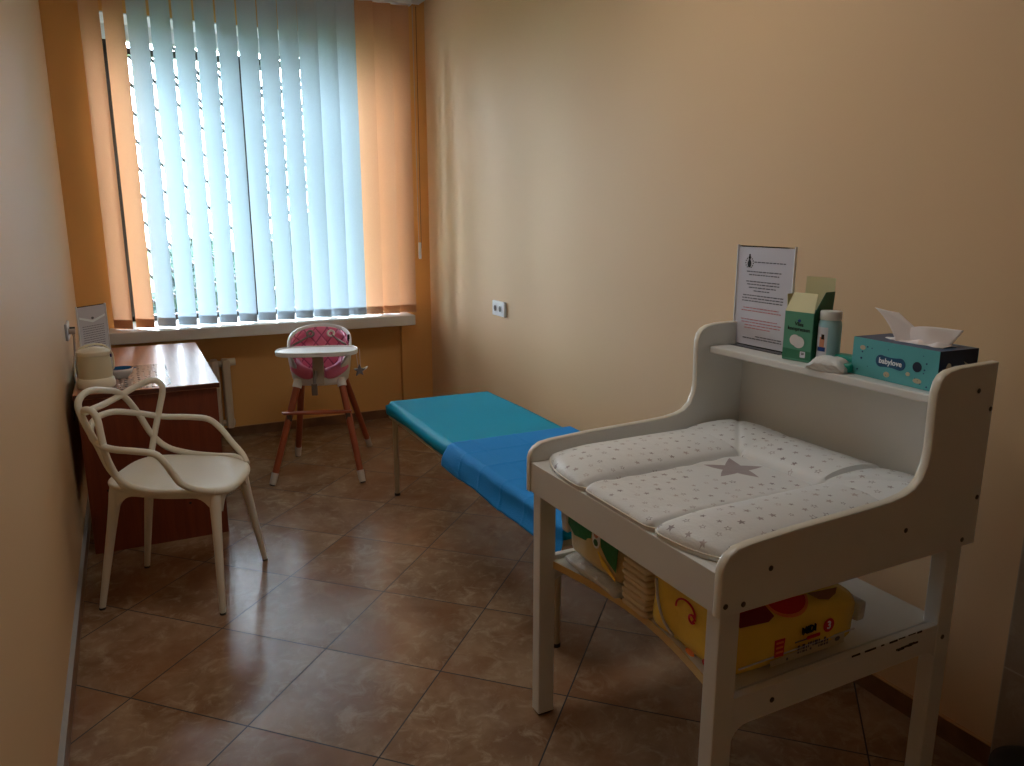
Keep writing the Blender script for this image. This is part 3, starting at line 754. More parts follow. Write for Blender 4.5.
# tray
tp = []
for k in range(64):
    a = 2 * PI * k / 64; q = (abs(math.cos(a)) ** 3 + abs(math.sin(a)) ** 3) ** (-1 / 3)
    tp.append((0.232 * q * math.cos(a), -0.185 + 0.125 * q * math.sin(a)))
bm = NB(); prism(bm, tp, 0.752, 0.772, 'XY', bev=0.005)
tr = obj('tray', bm, M['hc_white'], hc, smooth='auto')
bm = NB(); tube(bm, [(x * 0.975, -0.185 + (y + 0.185) * 0.965, 0.773) for x, y in tp], 0.006, 8, closed=True)
obj('tray_lip', bm, M['hc_white'], tr, smooth=True)
obj('tray_arm', bx(-0.205, -0.185, -0.12, 0.06, 0.733, 0.754, 0.004), M['hc_white'], tr)
obj('tray_arm', bx(0.185, 0.205, -0.12, 0.06, 0.733, 0.754, 0.004), M['hc_white'], tr)
# harness
for sx in (-1, 1):
    bm = NB(); ring = [(sx * 0.062 + 0.019 * math.cos(t), 0.128 + 0.01 * math.sin(t), 0.822 + 0.016 * math.sin(t)) for t in [2 * PI * k / 16 for k in range(16)]]
    tube(bm, ring, 0.0075, 8, closed=True)
    obj('harness_pad', bm, M['hc_white'] if sx > 0 else M['strap'], hc, smooth=True)
    bm = NB(); tube(bm, smooth_path([(sx * 0.065, 0.122, 0.815), (sx * 0.09, 0.09, 0.80), (sx * 0.13, 0.02, 0.785), (sx * 0.16, -0.03, 0.775)], 5), 0.007, 8, flat=0.4)
    obj('harness_strap', bm, M['strap'], hc, smooth=True)
obj('side_buckle', bx(0.165, 0.178, 0.03, 0.06, 0.775, 0.825, 0.003), M['dark'], hc)
obj('crotch_strap', tube(NB(), smooth_path([(-0.012, -0.178, 0.65), (-0.022, -0.186, 0.61), (-0.024, -0.188, 0.57)], 4), 0.010, 8, flat=0.35), M['strap'], hc, smooth=True)
obj('buckle', bx(-0.042, -0.008, -0.200, -0.182, 0.505, 0.575, 0.004), mat('brown_grey_buckle', (0.42, 0.36, 0.31), 0.5), hc)
# hanging toy
ty = thing('hanging_toy', 'small grey star shaped toy hanging on strings from the high chair tray', 'toy', (1.158, 4.27, 0.655))
bm = NB(); st = [((0.020 if k % 2 else 0.045) * math.cos(PI * k / 5 + 0.3), (0.020 if k % 2 else 0.045) * math.sin(PI * k / 5 + 0.3)) for k in range(10)]
prism(bm, [(p[0] * .8, p[1] * .8 + 0.0) for p in st], -0.010, 0.010, 'XZ', bev=0.003); obj('star', bm, M['toy'], ty)
obj('wing', prism(NB(), [(0.015, 0.01), (0.050, 0.022), (0.040, 0.006), (0.018, -0.004)], -0.003, 0.003, 'XZ'), M['hc_white'], ty)
obj('string', tube(NB(), [(-0.008, 0, 0.02), (-0.018, 0.0, 0.125)], 0.0012, 6), M['hc_white'], ty)
obj('string', tube(NB(), [(0.006, 0, 0.02), (0.004, 0.0, 0.127)], 0.0012, 6), M['hc_white'], ty)
# legs
for sx, sy, wx, wy in ((-1, -1, 0.637, 4.364), (1, -1, 1.123, 4.176), (1, 1, 1.37, 4.87), (-1, 1, 0.887, 4.868)):
    hx, hy = wx - 1.0, wy - 4.57
    a = Vector((sx * 0.125, sy * 0.115, 0.57)); b = Vector((hx * math.cos(0.30) - hy * math.sin(0.30), hx * math.sin(0.30) + hy * math.cos(0.30), 0.0))
    if sy < 0: fl_ = globals().setdefault('front_legs', []); fl_.append((a.copy(), b.copy()))
    d = (b - a)
    lg = obj('leg', tube(NB(), [a, a + d * 0.88], lambda t: 0.021 - 0.002 * t, 16), M['hc_wood'], hc, smooth='auto')
    obj('foot_sleeve', tube(NB(), [a + d * 0.875, a + d * 0.985], lambda t: 0.0205 - 0.002 * t, 16), M['foot'], lg, smooth='auto')
    obj('foot_glide', tube(NB(), [a + d * 0.98, a + d * 0.996], 0.0135, 12), M['dark'], lg, smooth='auto')
    obj('leg_socket', tube(NB(), [a + d * -0.03, a + d * 0.05], 0.027, 16), M['hc_white'], lg, smooth='auto')
zf = 0.385
pf = [a.lerp(b, (0.57 - zf) / 0.57) for a, b in front_legs]
ym = (pf[0].y + pf[1].y) / 2
pl_ = [(pf[0].x - 0.045, pf[0].y + 0.0), (pf[0].x - 0.03, pf[0].y - 0.035), (0, ym - 0.050), (pf[1].x + 0.020, pf[1].y - 0.035), (pf[1].x + 0.024, pf[1].y + 0.0), (0, ym + 0.010)]
obj('footrest', prism(NB(), pl_, zf + 0.012, zf + 0.026, 'XY', bev=0.004), M['hc_wood'], hc)
for p in pf:
    obj('footrest_bracket', bx(p.x - 0.014, p.x + 0.014, p.y - 0.026, p.y, zf - 0.03, zf + 0.014, 0.003), M['screw'], hc)

# ------------------------------------------------------------------ couch (teal) with disposable sheet
cR = -0.028
cc = thing('examination_couch', 'low teal vinyl couch on pale metal legs along the right wall', 'couch', (1.50, 3.02, 0), 0)
BX0, BX1, BY0, BY1, BZ = -0.293, 0.335, -0.98, 0.93, 0.54
def couchbox():
    bm = NB()
    nx, ny = 28, 60
    zt = lambda x, y: BZ - 0.004 * (math.sin(y * 7 + x * 5) * 0.5 + 0.5) - 0.010 * max(0, 1 - abs(y - 0.15) / 0.5) * math.exp(-((x + 0.22) / 0.06) ** 2) * 0.4
    prof = []
    V = []
    for j in range(ny + 1):
        y = BY0 + (BY1 - BY0) * j / ny
        row = []
        for i in range(nx + 1):
            x = BX0 + (BX1 - BX0) * i / nx
            ex = min(x - BX0, BX1 - x, 1); ey = min(y - BY0, BY1 - y, 1)
            rd = 0.022
            dz = 0
            if ex < rd: dz += rd - math.sqrt(max(0, rd * rd - (rd - ex) ** 2))
            if ey < rd: dz += rd - math.sqrt(max(0, rd * rd - (rd - ey) ** 2))
            row.append(bm.verts.new((x, y, zt(x, y) - min(dz, 0.028))))
        V.append(row)
    for j in range(ny):
        for i in range(nx): bm.faces.new((V[j][i], V[j][i + 1], V[j + 1][i + 1], V[j + 1][i]))
    loop = [V[0][i] for i in range(nx + 1)] + [V[j][nx] for j in range(1, ny + 1)] + [V[ny][i] for i in range(nx - 1, -1, -1)] + [V[j][0] for j in range(ny - 1, 0, -1)]
    low = []
    rw = random.Random(2)
    for v in loop:
        low.append(bm.verts.new((v.co.x * 0.997 + rw.uniform(-.0015, .0015), v.co.y * 0.999, BZ - 0.068 + 0.004 * math.sin(v.co.y * 9 + v.co.x * 11))))
    n = len(loop)
    for i in range(n): bm.faces.new((loop[i], low[i], low[(i + 1) % n], loop[(i + 1) % n]))
    bm.faces.new(low)
    return bm
obj('mattress', couchbox(), M['teal'], cc, smooth=True)
obj('frame', bx(BX0 + 0.012, BX1 - 0.012, BY0 + 0.012, BY1 - 0.012, 0.445, 0.474, 0.003), M['steel'], cc)
for lx, ly in ((BX0 + 0.036, BY1 - 0.05), (BX1 - 0.03, BY1 - 0.09), (BX0 + 0.066, BY0 + 0.13), (BX1 - 0.03, BY0 + 0.13)):
    lg = obj('leg', tube(NB(), [(lx, ly, 0.455), (lx, ly, 0.012)], 0.0145, 14), M['steel'], cc, smooth='auto')
    obj('foot_cap', tube(NB(), [(lx, ly, 0.014), (lx, ly, 0.0)], 0.0165, 14), M['dark'], lg, smooth='auto')
# sheet: over the near end of the couch, dropping off the free side
def sheet_pt(u, v):
    # u: 0 = hem on the room side, 1 = wall side; v: 0 = far edge, 1 = near end
    y = 0.0 + (v) * (BY0 - 0.03 - 0.0)
    drop = 0.088; wd = (BX1 - BX0) + 0.01
    s = u * (drop + wd + 0.03)
    yy = y + (0.035 * (1 - min(1, s / drop)) if v < 0.02 else 0)
    rip = 0.0012 * math.sin(y * 17 + s * 9) + 0.0006 * math.sin(y * 51 - s * 30)
    if s < drop: x = BX0 - 0.010 - 0.014 * (1 - s / drop) + rip * 1.2; z = BZ - 0.012 - (drop - s) + 0.004 * math.sin(y * 14)
    elif s < drop + wd:
        t = s - drop; x = BX0 - 0.010 + t; z = BZ + 0.007 + max(0, rip) * 0.6 - 0.019 * max(0, 1 - t / 0.03) ** 2
    else: t = s - drop - wd; x = BX1 + 0.008; z = BZ + 0.005 - t
    # fold creases
    for cy in (-0.17, -0.36, -0.55, -0.74):
        e_ = 0.0028 * math.exp(-((y - cy) / 0.006) ** 2)
        if s >= drop: z += e_
        else: x -= e_
    for cs in (0.20, 0.42): z += 0.0028 * math.exp(-((s - cs) / 0.006) ** 2)
    if s < drop: x -= 0.010 * math.sin(PI * s / drop) * math.sin(y * 3 + 1)
    return x, y + (yy - y), z
bm = NB(); V = grid(bm, lambda u, v: sheet_pt(u, v), 90, 150)
sh = obj('paper_sheet', bm, M['sheet']); 
for p in sh.data.polygons: p.use_smooth = True
sm = sh.modifiers.new('thickness', 'SOLIDIFY'); sm.thickness = 0.0015; sm.offset = 1
sh.location = (1.50, 3.02, 0)
tag(sh, 'blue disposable sheet draped over the near half of the teal couch', 'sheet')


# ------------------------------------------------------------------ changing table
tb = thing('changing_table', 'white wooden baby changing table with raised back shelf by the right wall', 'changing table', (1.42, 1.483, 0))
PR = [(1.007, 0.738), (1.007, 0.838), (1.012, 0.855), (1.024, 0.870), (1.045, 0.882), (1.077, 0.887), (1.215, 0.895), (1.40, 0.900), (1.495, 0.904), (1.545, 0.911), (1.575, 0.922), (1.598, 0.942), (1.612, 0.972),
      (1.618, 1.01), (1.617, 1.06), (1.615, 1.111), (1.616, 1.145), (1.622, 1.167), (1.634, 1.182), (1.655, 1.191), (1.693, 1.196), (1.830, 1.198), (1.830, 0.738)]
TY0, TY1 = 1.063, 1.903
for a, b in ((TY0, TY0 + 0.022), (TY1 - 0.022, TY1)):
    obj('side_panel', prism(NB(), PR, a, b, 'XZ', bev=0.003), M['white'], tb, world=True)
    # lighter edge banding along the curved top
    bm = NB(); pts = [(x + (0.0 if i < 2 else 0.0), (a + b) / 2, z + (0.0)) for i, (x, z) in enumerate(PR[:-1])]
    A = []
    off = []
    P2 = [Vector((p[0], p[1])) for p in PR[:-1]]
    for i, p in enumerate(P2):
        d = (P2[min(i + 1, len(P2) - 1)] - P2[max(i - 1, 0)]).normalized(); nn = Vector((-d.y, d.x)); off.append(nn)
    rows = [[bm.verts.new((p.x + o_.x * h, y, p.y + o_.y * h)) for y, h in ((a + 0.0005, 0.0002), (a + 0.004, 0.0018), (b - 0.004, 0.0018), (b - 0.0005, 0.0002))] for p, o_ in zip(P2, off)]
    for r1, r2 in zip(rows, rows[1:]):
        for k in range(3): bm.faces.new((r1[k], r1[k + 1], r2[k + 1], r2[k]))
    obj('edge_band', bm, M['edge'], tb, world=True, smooth=True)
obj('tabletop', bx(1.030, 1.81, TY0 + 0.022, TY1 - 0.022, 0.806, 0.828, 0.001), M['white'], tb, world=True)
obj('front_rail', bx(1.010, 1.030, TY0 + 0.0222, TY1 - 0.0222, 0.738, 0.8285, 0.0015), M['white'], tb, world=True)
obj('back_board', bx(1.808, 1.826, TY0 + 0.022, TY1 - 0.022, 0.738, 1.150, 0.001), M['white'], tb, world=True)
SZ = 1.125
obj('upper_shelf', bx(1.664, 1.808, TY0 + 0.022, TY1 - 0.022, SZ - 0.022, SZ, 0.004), M['white'], tb, world=True)
# lower shelf with a hollowed front edge
fe = [(1.068 + 0.055 * math.sin(PI * t), TY1 - 0.05 + (TY0 + 0.05 - TY1 + 0.05) * t) for t in [k / 20 for k in range(21)]]
LZ = 0.516
sp_ = fe + [(1.80, TY0 + 0.05), (1.80, TY1 - 0.05)]
obj('lower_shelf', prism(NB(), sp_, LZ - 0.022, LZ, 'XY'), M['white'], tb, world=True)
fb = NB(); k_ = [(x - 0.0012, y) for x, y in fe] + [(x + 0.001, y) for x, y in fe[::-1]]
obj('shelf_edge_band', prism(fb, k_, LZ - 0.0225, LZ + 0.0002, 'XY'), mat('yellowed_edge', (0.80, 0.68, 0.44), 0.4), tb, world=True)
for y in (TY0 + 0.016, TY1 - 0.036 - 0.0):
    # side rails with rounded brackets where they meet the legs
    x0, x1, zt, zb, r = 1.075, 1.760, LZ + 0.008, 0.452, 0.045
    poly = [(x0, zt), (x0, zb - r)] + [(x0 + r - r * math.cos(math.radians(90 * k / 6)), zb - r + r * math.sin(math.radians(90 * k / 6))) for k in range(1, 7)] + \
           [(x1 - r + r * math.sin(math.radians(90 * k / 6)), zb - r + r * math.cos(math.radians(90 * k / 6))) for k in range(0, 6)] + [(x1, zb - r), (x1, zt)]
    obj('side_rail', prism(NB(), poly, y, y + 0.020, 'XZ', bev=0.0015), M['white'], tb, world=True)
for lx in (1.022, 1.752):
    for ly in (TY0 + 0.014, TY1 - 0.014 - 0.044):
        lg = obj('leg', bx(lx, lx + 0.054, ly, ly + 0.042, 0.006, 0.806, 0.003), M['white'], tb, world=True)
        obj('foot_glide', bx(lx + 0.004, lx + 0.050, ly + 0.004, ly + 0.038, 0.0, 0.007), M['dark'], lg, world=True)
obj('back_rail', bx(1.775, 1.793, TY0 + 0.058, TY1 - 0.058, 0.43, 0.494, 0.001), M['white'], tb, world=True)
for x, z in ((1.020, 0.763), (1.068, 0.757), (1.138, 0.822), (1.559, 0.824), (1.778, 0.757), (1.815, 0.862), (1.820, 1.085), (1.765, 1.135)):
    obj('screw', screw_bm((x, TY0, z), (0, -1, 0), 0.0062, 0.0022), M['screw'], tb, world=True, smooth='auto')
for x, z in ((1.19, 0.487), (1.775, 0.485)):
    obj('screw', screw_bm((x, TY0 + (0.016 if x < 1.7 else 0.014), z), (0, -1, 0), 0.0065, 0.0025), M['screw'], tb, world=True, smooth='auto')
# worn chips on the near side rail
ck = NB()
rr_ = random.Random(5)
for x0, x1, z0 in ((1.44, 1.70, LZ + 0.0072),):
    x = x0
    while x < x1:
        l_ = rr_.uniform(0.01, 0.04); box(ck, x, x + l_, TY0 + 0.0152, TY0 + 0.017, z0 - rr_.uniform(0.001, 0.004), z0 + 0.0008); x += l_ + rr_.uniform(0.002, 0.02)
obj('worn_edge', ck, M['chip'], tb, world=True, label='dark chipped edge'); ck = NB()
x = 1.60
while x < 1.675:
    l_ = rr_.uniform(0.004, 0.014); box(ck, x, x + l_, TY0 + 0.0154, TY0 + 0.017, 0.492 + rr_.uniform(-.003, .001), 0.500 + rr_.uniform(-.003, .001)); x += l_ + 0.001
box(ck, 1.655, 1.68, TY0 + 0.028, TY0 + 0.036, LZ, LZ + 0.0006) if False else None
obj('scuff_mark', ck, M['chip'], tb, world=True, label='dark scuff')

# changing mat
def pad_h(x, y):
    X0, X1, Y0, Y1 = 1.002, 1.795, 1.096, 1.870
    near_in, far_in, back_in = 1.305, 1.600, 1.548
    # outline: centre tongue reaches further forward than the bolster ends
    xf = X0 + 0.010
    if y < near_in: t = (near_in - y) / (near_in - Y0); xf = X0 + 0.010 + 0.055 * t ** 3
    if y > far_in: t = (y - far_in) / (Y1 - far_in); xf = X0 + 0.008 + 0.060 * t ** 3
    for s in (near_in, far_in): xf += 0.014 * math.exp(-((y - s) / 0.012) ** 2)
    return xf, X1, Y0, Y1, near_in, far_in, back_in
def pad_z(x, y, xf, X1, Y0, Y1, ni, fi, bi):
    def arc(t): t = max(0.0, min(1.0, t)); return math.sqrt(max(0.0, 1 - (2 * t - 1) ** 2))
    tf = max(0.0, min(1.0, (x - xf) / 0.16)); fr_ = 0.35 + 0.65 * tf * (2 - tf)
    c = 0.029 + 0.003 * math.sin(y * 40 + math.sin(x * 9) * 1.5) * math.exp(-min(abs(y - ni), abs(y - fi)) / 0.06)
    c += 0.0025 * math.sin(x * 75 + y * 6) * math.exp(-min(abs(y - ni), abs(y - fi)) / 0.025)
    h = c
    if y < ni: h = max(0.0, 0.020 + 0.036 * arc((y - Y0) / (ni - Y0)) ** 0.8 * fr_)
    if y > fi: h = max(h if y < fi else 0, 0.020 + 0.036 * arc((Y1 - y) / (Y1 - fi)) ** 0.8 * fr_)
    if x > bi:
        hb = 0.020 + 0.042 * arc((X1 - x) / (X1 - bi)) ** 0.8
        if ni <= y <= fi: h = hb
        else:
            hh = h; h = min(hb, hh) if (min(abs(y - ni), 9) < 0 ) else (hb * hh / max(hb, hh) if False else min(hb, hh) * 0.35 + max(hb, hh) * 0.65)
    # crease where bolsters meet the centre
    for d in (abs(y - ni), abs(y - fi)):
        if x < bi + 0.01: h -= 0.009 * math.exp(-(d / 0.009) ** 2)
    if ni - 0.01 < y < fi + 0.01: h -= 0.007 * math.exp(-(abs(x - bi) / 0.009) ** 2)
    for sgn, yc in ((-1, ni), (1, fi)):      # diagonal corner seams
        if x > bi and (y - yc) * sgn > 0:
            d = abs((x - bi) / (X1 - bi) - (y - yc) / ((Y0 - ni) if sgn < 0 else (Y1 - fi)))
            h -= 0.006 * math.exp(-(d / 0.05) ** 2)
    e = min((x - xf) / 0.030, (X1 - x) / 0.03, (y - Y0) / 0.03, (Y1 - y) / 0.03)
    e = max(0.0, min(1.0, e))
    # puffy front lip
    return 0.828 + 0.014 + (h - 0.014) * math.sqrt(max(0.0, 1 - (1 - e) ** 2))
bm = NB(); NX, NY = 130, 130
top = []
for j in range(NY + 1):
    row = []
    for i in range(NX + 1):
        y = 1.096 + (1.870 - 1.096) * j / NY
        xf, X1, Y0, Y1, ni, fi, bi = pad_h(0, y)
        # rounded plan corners at the front
        x = xf + (X1 - xf) * i / NX
        # rounded corners at the back
        row.append(bm.verts.new((x, y, pad_z(x, y, xf, X1, Y0, Y1, ni, fi, bi))))
    top.append(row)
for j in range(NY):
    for i in range(NX): bm.faces.new((top[j][i], top[j][i + 1], top[j + 1][i + 1], top[j + 1][i]))
loop = [top[0][i] for i in range(NX + 1)] + [top[j][NX] for j in range(1, NY + 1)] + [top[NY][i] for i in range(NX - 1, -1, -1)] + [top[j][0] for j in range(NY - 1, 0, -1)]
mid = [bm.verts.new((v.co.x, v.co.y, 0.8295)) for v in loop]
for i in range(len(loop)): bm.faces.new((loop[i], mid[i], mid[(i + 1) % len(loop)], loop[(i + 1) % len(loop)]))
bm.faces.new(mid)
pd = obj('changing_mat', bm, M['pad'], smooth='auto')
tag(pd, 'padded white changing mat printed with small grey stars, lying on the changing table', 'changing mat')
pts = [(v[0], v[1], 0.8395) for v in [(pad_h(0, y)[0] - 0.001, y) for y in [1.10 + (1.866 - 1.10) * k / 60 for k in range(61)]]]
obj('piping', tube(NB(), pts, 0.0022, 6), M['edge'], pd, smooth=True)

# ------------------------------------------------------------------ things on the upper shelf  (their fronts face -x)
sign_holder('notice_stand', 'tall clear stand with a printed notice in black and red lines on the changing table', (1.772, 1.775, SZ + 0.001), -PI / 2, 0.235, 0.318, 11, True)
# writing planes: front faces -x, text runs towards -y
def FX(x, y, z): return frame((x, y, z), (0, -1, 0), (0, 0, 1))

# open green carton
cb_ = thing('carton', 'open green carton of compresses with raised cream flaps beside the powder bottle', 'box', (1.752, 1.572, SZ + 0.001), math.radians(8))
bw_, bd_, bh_ = 0.094, 0.086, 0.142       # along y, along x, height
t_ = 0.0012
obj('front_panel', bx(-bd_ / 2, -bd_ / 2 + t_, -bw_ / 2, bw_ / 2, 0, bh_), M['boxgreen'], cb_)
obj('back_panel', bx(bd_ / 2 - t_, bd_ / 2, -bw_ / 2, bw_ / 2, 0, bh_), M['boxdark'], cb_)
obj('side_panel', bx(-bd_ / 2, bd_ / 2, -bw_ / 2, -bw_ / 2 + t_, 0, bh_), M['boxdark'], cb_, label='deep green side')
obj('side_panel', bx(-bd_ / 2, bd_ / 2, bw_ / 2 - t_, bw_ / 2, 0, bh_), M['boxgreen'], cb_)
obj('bottom', bx(-bd_ / 2, bd_ / 2, -bw_ / 2, bw_ / 2, 0, t_), M['boxgreen'], cb_)
obj('contents', bx(-bd_ / 2 + 0.004, bd_ / 2 - 0.004, -bw_ / 2 + 0.004, bw_ / 2 - 0.004, 0.004, 0.085, 0.004), M['cotton'], cb_)
# flaps: front flap leans outwards-up, the back flap stands tall with its lip, the side flap slopes between them
def quad(pts, th=0.0010):
    bm = NB(); A = [Vector(p) for p in pts]; n = (A[1] - A[0]).cross(A[2] - A[0]).normalized() * th
    a = [bm.verts.new(p) for p in A]; b = [bm.verts.new(p + n) for p in A]
    bm.faces.new(a); bm.faces.new(b[::-1])
    for i in range(len(A)): bm.faces.new((a[i], b[i], b[(i + 1) % len(A)], a[(i + 1) % len(A)]))
    return bm
h = bh_
obj('flap', quad([(-bd_ / 2, -bw_ / 2, h), (-bd_ / 2, bw_ / 2, h), (-bd_ / 2 + 0.030, bw_ / 2 - 0.004, h + 0.052), (-bd_ / 2 + 0.030, -bw_ / 2 + 0.012, h + 0.052)]), M['boxcream'], cb_, label='cream front flap')
obj('flap', quad([(bd_ / 2, -bw_ / 2, h), (bd_ / 2, bw_ / 2 - 0.0, h), (bd_ / 2 + 0.004, bw_ / 2, h + 0.095), (bd_ / 2 + 0.004, -bw_ / 2, h + 0.095)]), M['boxcream'], cb_, label='tall cream back flap')
obj('flap', quad([(-bd_ / 2, -bw_ / 2, h), (bd_ / 2, -bw_ / 2, h), (bd_ / 2 - 0.004, -bw_ / 2 - 0.006, h + 0.058), (bd_ / 2 - 0.048, -bw_ / 2 - 0.006, h + 0.058)]), M['boxdark'], cb_, label='deep green side flap')
obj('flap', quad([(-bd_ / 2 + 0.008, bw_ / 2, h), (bd_ / 2 - 0.004, bw_ / 2, h), (bd_ / 2 - 0.004, bw_ / 2 + 0.012, h + 0.046), (-bd_ / 2 + 0.020, bw_ / 2 + 0.012, h + 0.046)]), M['boxcream'], cb_)
Fl = FX(-bd_ / 2 - 0.0003, 0, 0)
def put_text(name, txt, size, F, x, y, m, parent, rot=0.0, depth=0.0003, world=False, sx=1.0, bold=0.022):
    b = text_bm(txt, size, F @ Matrix.Translation((x, y, 0)) @ Matrix.Rotation(rot, 4, 'Z') @ Matrix.Diagonal((sx, 1, 1, 1)), depth, bold)
    return obj(name, b, m, parent, world=world)
put_text('lettering', 'Vlies', 0.0150, Fl, 0.002, 0.1065, M['inkdark'], cb_, -0.06)
put_text('lettering', 'kompressen', 0.0150, Fl, 0.002, 0.0925, M['inkdark'], cb_, -0.03)
bm = NB(); patch(bm, ell(0.004, 0.055, 0.019, 0.017), Fl); patch(bm, ell(-0.008, 0.060, 0.017, 0.016), Fl, 0.0009)
obj('cotton_picture', bm, M['cotton'], cb_)
bm = NB(); patch(bm, rounded_rect(0.012, 0.029, 0.012, 0.030, 0.002, 2), Fl); obj('count_label', bm, M['label'], cb_)
put_text('lettering', '50', 0.009, Fl, 0.0205, 0.023, M['inkdark'], cb_, 0, 0.0011)
bm = NB(); patch(bm, [(-0.047, 0.006), (0.047, 0.006), (0.047, 0.031), (-0.047, 0.034)], Fl, 0.0003); obj('lower_band', bm, mat('mid_green_print', (0.20, 0.48, 0.36), 0.45), cb_)
bm = NB(); patch(bm, ell(0.002, 0.117, 0.005, 0.004), Fl); obj('brand_dot', bm, M['bluelabel'], cb_)

# powder bottle
pb = thing('powder_bottle', 'pale blue baby powder bottle with white cap between green carton and tissue box', 'bottle', (1.752, 1.492, SZ + 0.001), math.radians(20))
obj('bottle_body', lathe(NB(), [(0.028, 0.0), (0.0315, 0.004), (0.032, 0.02), (0.032, 0.113), (0.030, 0.122), (0.0275, 0.126)], seg=36, sx=0.72, sy=1.0), M['bottle'], pb, smooth='auto')
obj('cap', lathe(NB(), [(0.0285, 0.126), (0.030, 0.128), (0.030, 0.147), (0.028, 0.1515), (0.003, 0.152)], seg=36, sx=0.78, sy=1.0), M['cap'], pb, smooth='auto')
def wrap_label(y0, y1, z0, z1, off, seg=10):
    bm = NB()
    def f(u, v):
        a = math.radians(90 + 90 * 1) ; y = y0 + (y1 - y0) * u
        s = max(-0.999, min(0.999, y / 0.0320)); x = -0.72 * 0.032 * math.sqrt(1 - s * s) - off
        return (x, y, z0 + (z1 - z0) * v)
    grid(bm, f, seg, 1); return bm
obj('label', wrap_label(-0.004, 0.029, 0.008, 0.106, 0.0005), M['label'], pb)
obj('label_baby', wrap_label(0.004, 0.019, 0.048, 0.078, 0.0009), M['skin'], pb)
obj('label_hair', wrap_label(0.005, 0.014, 0.072, 0.086, 0.0011), M['hair'], pb)
obj('label_banner', wrap_label(0.0, 0.024, 0.038, 0.050, 0.0012), M['bluelabel'], pb)
obj('label_stripe', wrap_label(0.004, 0.022, 0.010, 0.014, 0.0010), M['bluelabel'], pb)

# teal tissue packet standing behind, and the crumpled white packet in front
bm = NB(); box(bm, -0.022, 0.022, -0.050, 0.050, 0, 0.034, 0.008, 3)
o = tag(obj('teal_packet', bm, M['tealpack'], smooth=True), 'small teal packet lying between the powder bottle and tissue box', 'packet')
o.location = (1.768, 1.425, SZ + 0.001)
bm = NB(); rz_ = random.Random(4)
def wf(u, v):
    a = 2 * PI * u; t = v * 2 - 1
    return None
b = bmesh.new(); bmesh.ops.create_cube(b, size=1)
bmesh.ops.subdivide_edges(b, edges=b.edges[:], cuts=9, use_grid_fill=True)
for v in b.verts:
    x, y, z = v.co
    taper = 1 - 0.75 * max(0, abs(y) * 2 - 0.55) / 0.45 * 1.0
    th = 0.034 * max(0.12, taper) * (1 - 0.5 * (2 * x) ** 4)
    v.co = Vector((x * 0.066 + 0.003 * math.sin(y * 40 + z * 9), y * 0.112 + 0.002 * math.sin(x * 30), (z + 0.5) * th + 0.0028 * (0.5 + 0.5 * math.sin(x * 31 + y * 47)) * (1 if z > 0 else 0)))
wp = tag(obj('wipes_packet', b, M['wipes'], smooth=True), 'crumpled white packet at the shelf front before the powder bottle', 'packet')
wp.location = (1.695, 1.432, SZ + 0.001); wp.rotation_euler = (0, 0, 0.20)
b = NB(); box(b, -0.012, 0.024, -0.064, -0.040, 0.001, 0.024, 0.005, 3)
obj('green_end', b, M['tealpack'], wp, smooth=True, label='teal printed end')

# tissue box
xb = thing('tissue_box', 'aqua and navy tissue box with a white tissue pulled out, at the shelf end', 'tissue box', (1.766, 1.243, SZ + 0.001), -0.07)
L2, D2, H2 = 0.128, 0.066, 0.099
obj('front_face', bx(-D2, -D2 + 0.001, -L2, L2, 0, H2), M['aqua'], xb)
obj('back_face', bx(D2 - 0.001, D2, -L2, L2, 0, H2), M['aqua'], xb)
obj('end_face', bx(-D2 + 0.001, D2 - 0.001, -L2, -L2 + 0.001, 0, H2), M['navydark'], xb, label='dark navy end')
obj('end_face', bx(-D2 + 0.001, D2 - 0.001, L2 - 0.001, L2, 0, H2), M['navydark'], xb)
obj('top_face', bx(-D2 + 0.001, D2 - 0.001, -L2 + 0.001, L2 - 0.001, H2 - 0.001, H2), M['navy'], xb, label='blue top')
obj('bottom_face', bx(-D2 + 0.001, D2 - 0.001, -L2 + 0.001, L2 - 0.001, 0.0, 0.001), M['aqua'], xb)
bm = NB(); prism(bm, ell(0, 0, 0.026, 0.085), H2, H2 + 0.0006, 'XY'); obj('opening', bm, M['logowhite'], xb)
FT = FX(-D2 - 0.0002, 0, 0)
bm = NB()
lo = []
n = 30
for k in range(n + 1): t = k / n; lo.append((-0.050 + 0.088 * t, 0.0615 - 0.004 * t + 0.0035 * math.cos(2 * PI * t) * 1))
for k in range(n + 1):
    t = 1 - k / n; lo.append((-0.050 + 0.088 * t, 0.0325 - 0.004 * t - 0.001 * math.cos(2 * PI * t)))
def capsule(xa, xb_, yc, hh, waist, n=10):
    out = []
    for k in range(n + 1): a = math.radians(90 + 180 * k / n); out.append((xa + hh * math.cos(a), yc + hh * math.sin(a)))
    for k in range(1, 12): t = k / 12; out.append((xa + (xb_ - xa) * t, yc - hh + waist * math.sin(PI * t)))
    for k in range(n + 1): a = math.radians(-90 + 180 * k / n); out.append((xb_ + hh * math.cos(a), yc + hh * math.sin(a)))
    for k in range(1, 12): t = 1 - k / 12; out.append((xa + (xb_ - xa) * t, yc + hh - waist * math.sin(PI * t)))
    return out
patch(bm, capsule(-0.036, 0.022, 0.049, 0.0155, 0.0028), FT, 0.0006); obj('logo_badge', bm, mat('petrol_badge', (0.04, 0.30, 0.45), 0.4), xb)
put_text('lettering', 'babylove', 0.0195, FT, -0.007, 0.0495, M['logowhite'], xb, 0, 0.0010)
bm = NB(); patch(bm, ell(0.071, 0.052, 0.0125, 0.0125), FT); obj('hole_print', bm, M['navydark'], xb)
bm = NB(); rs = random.Random(9)
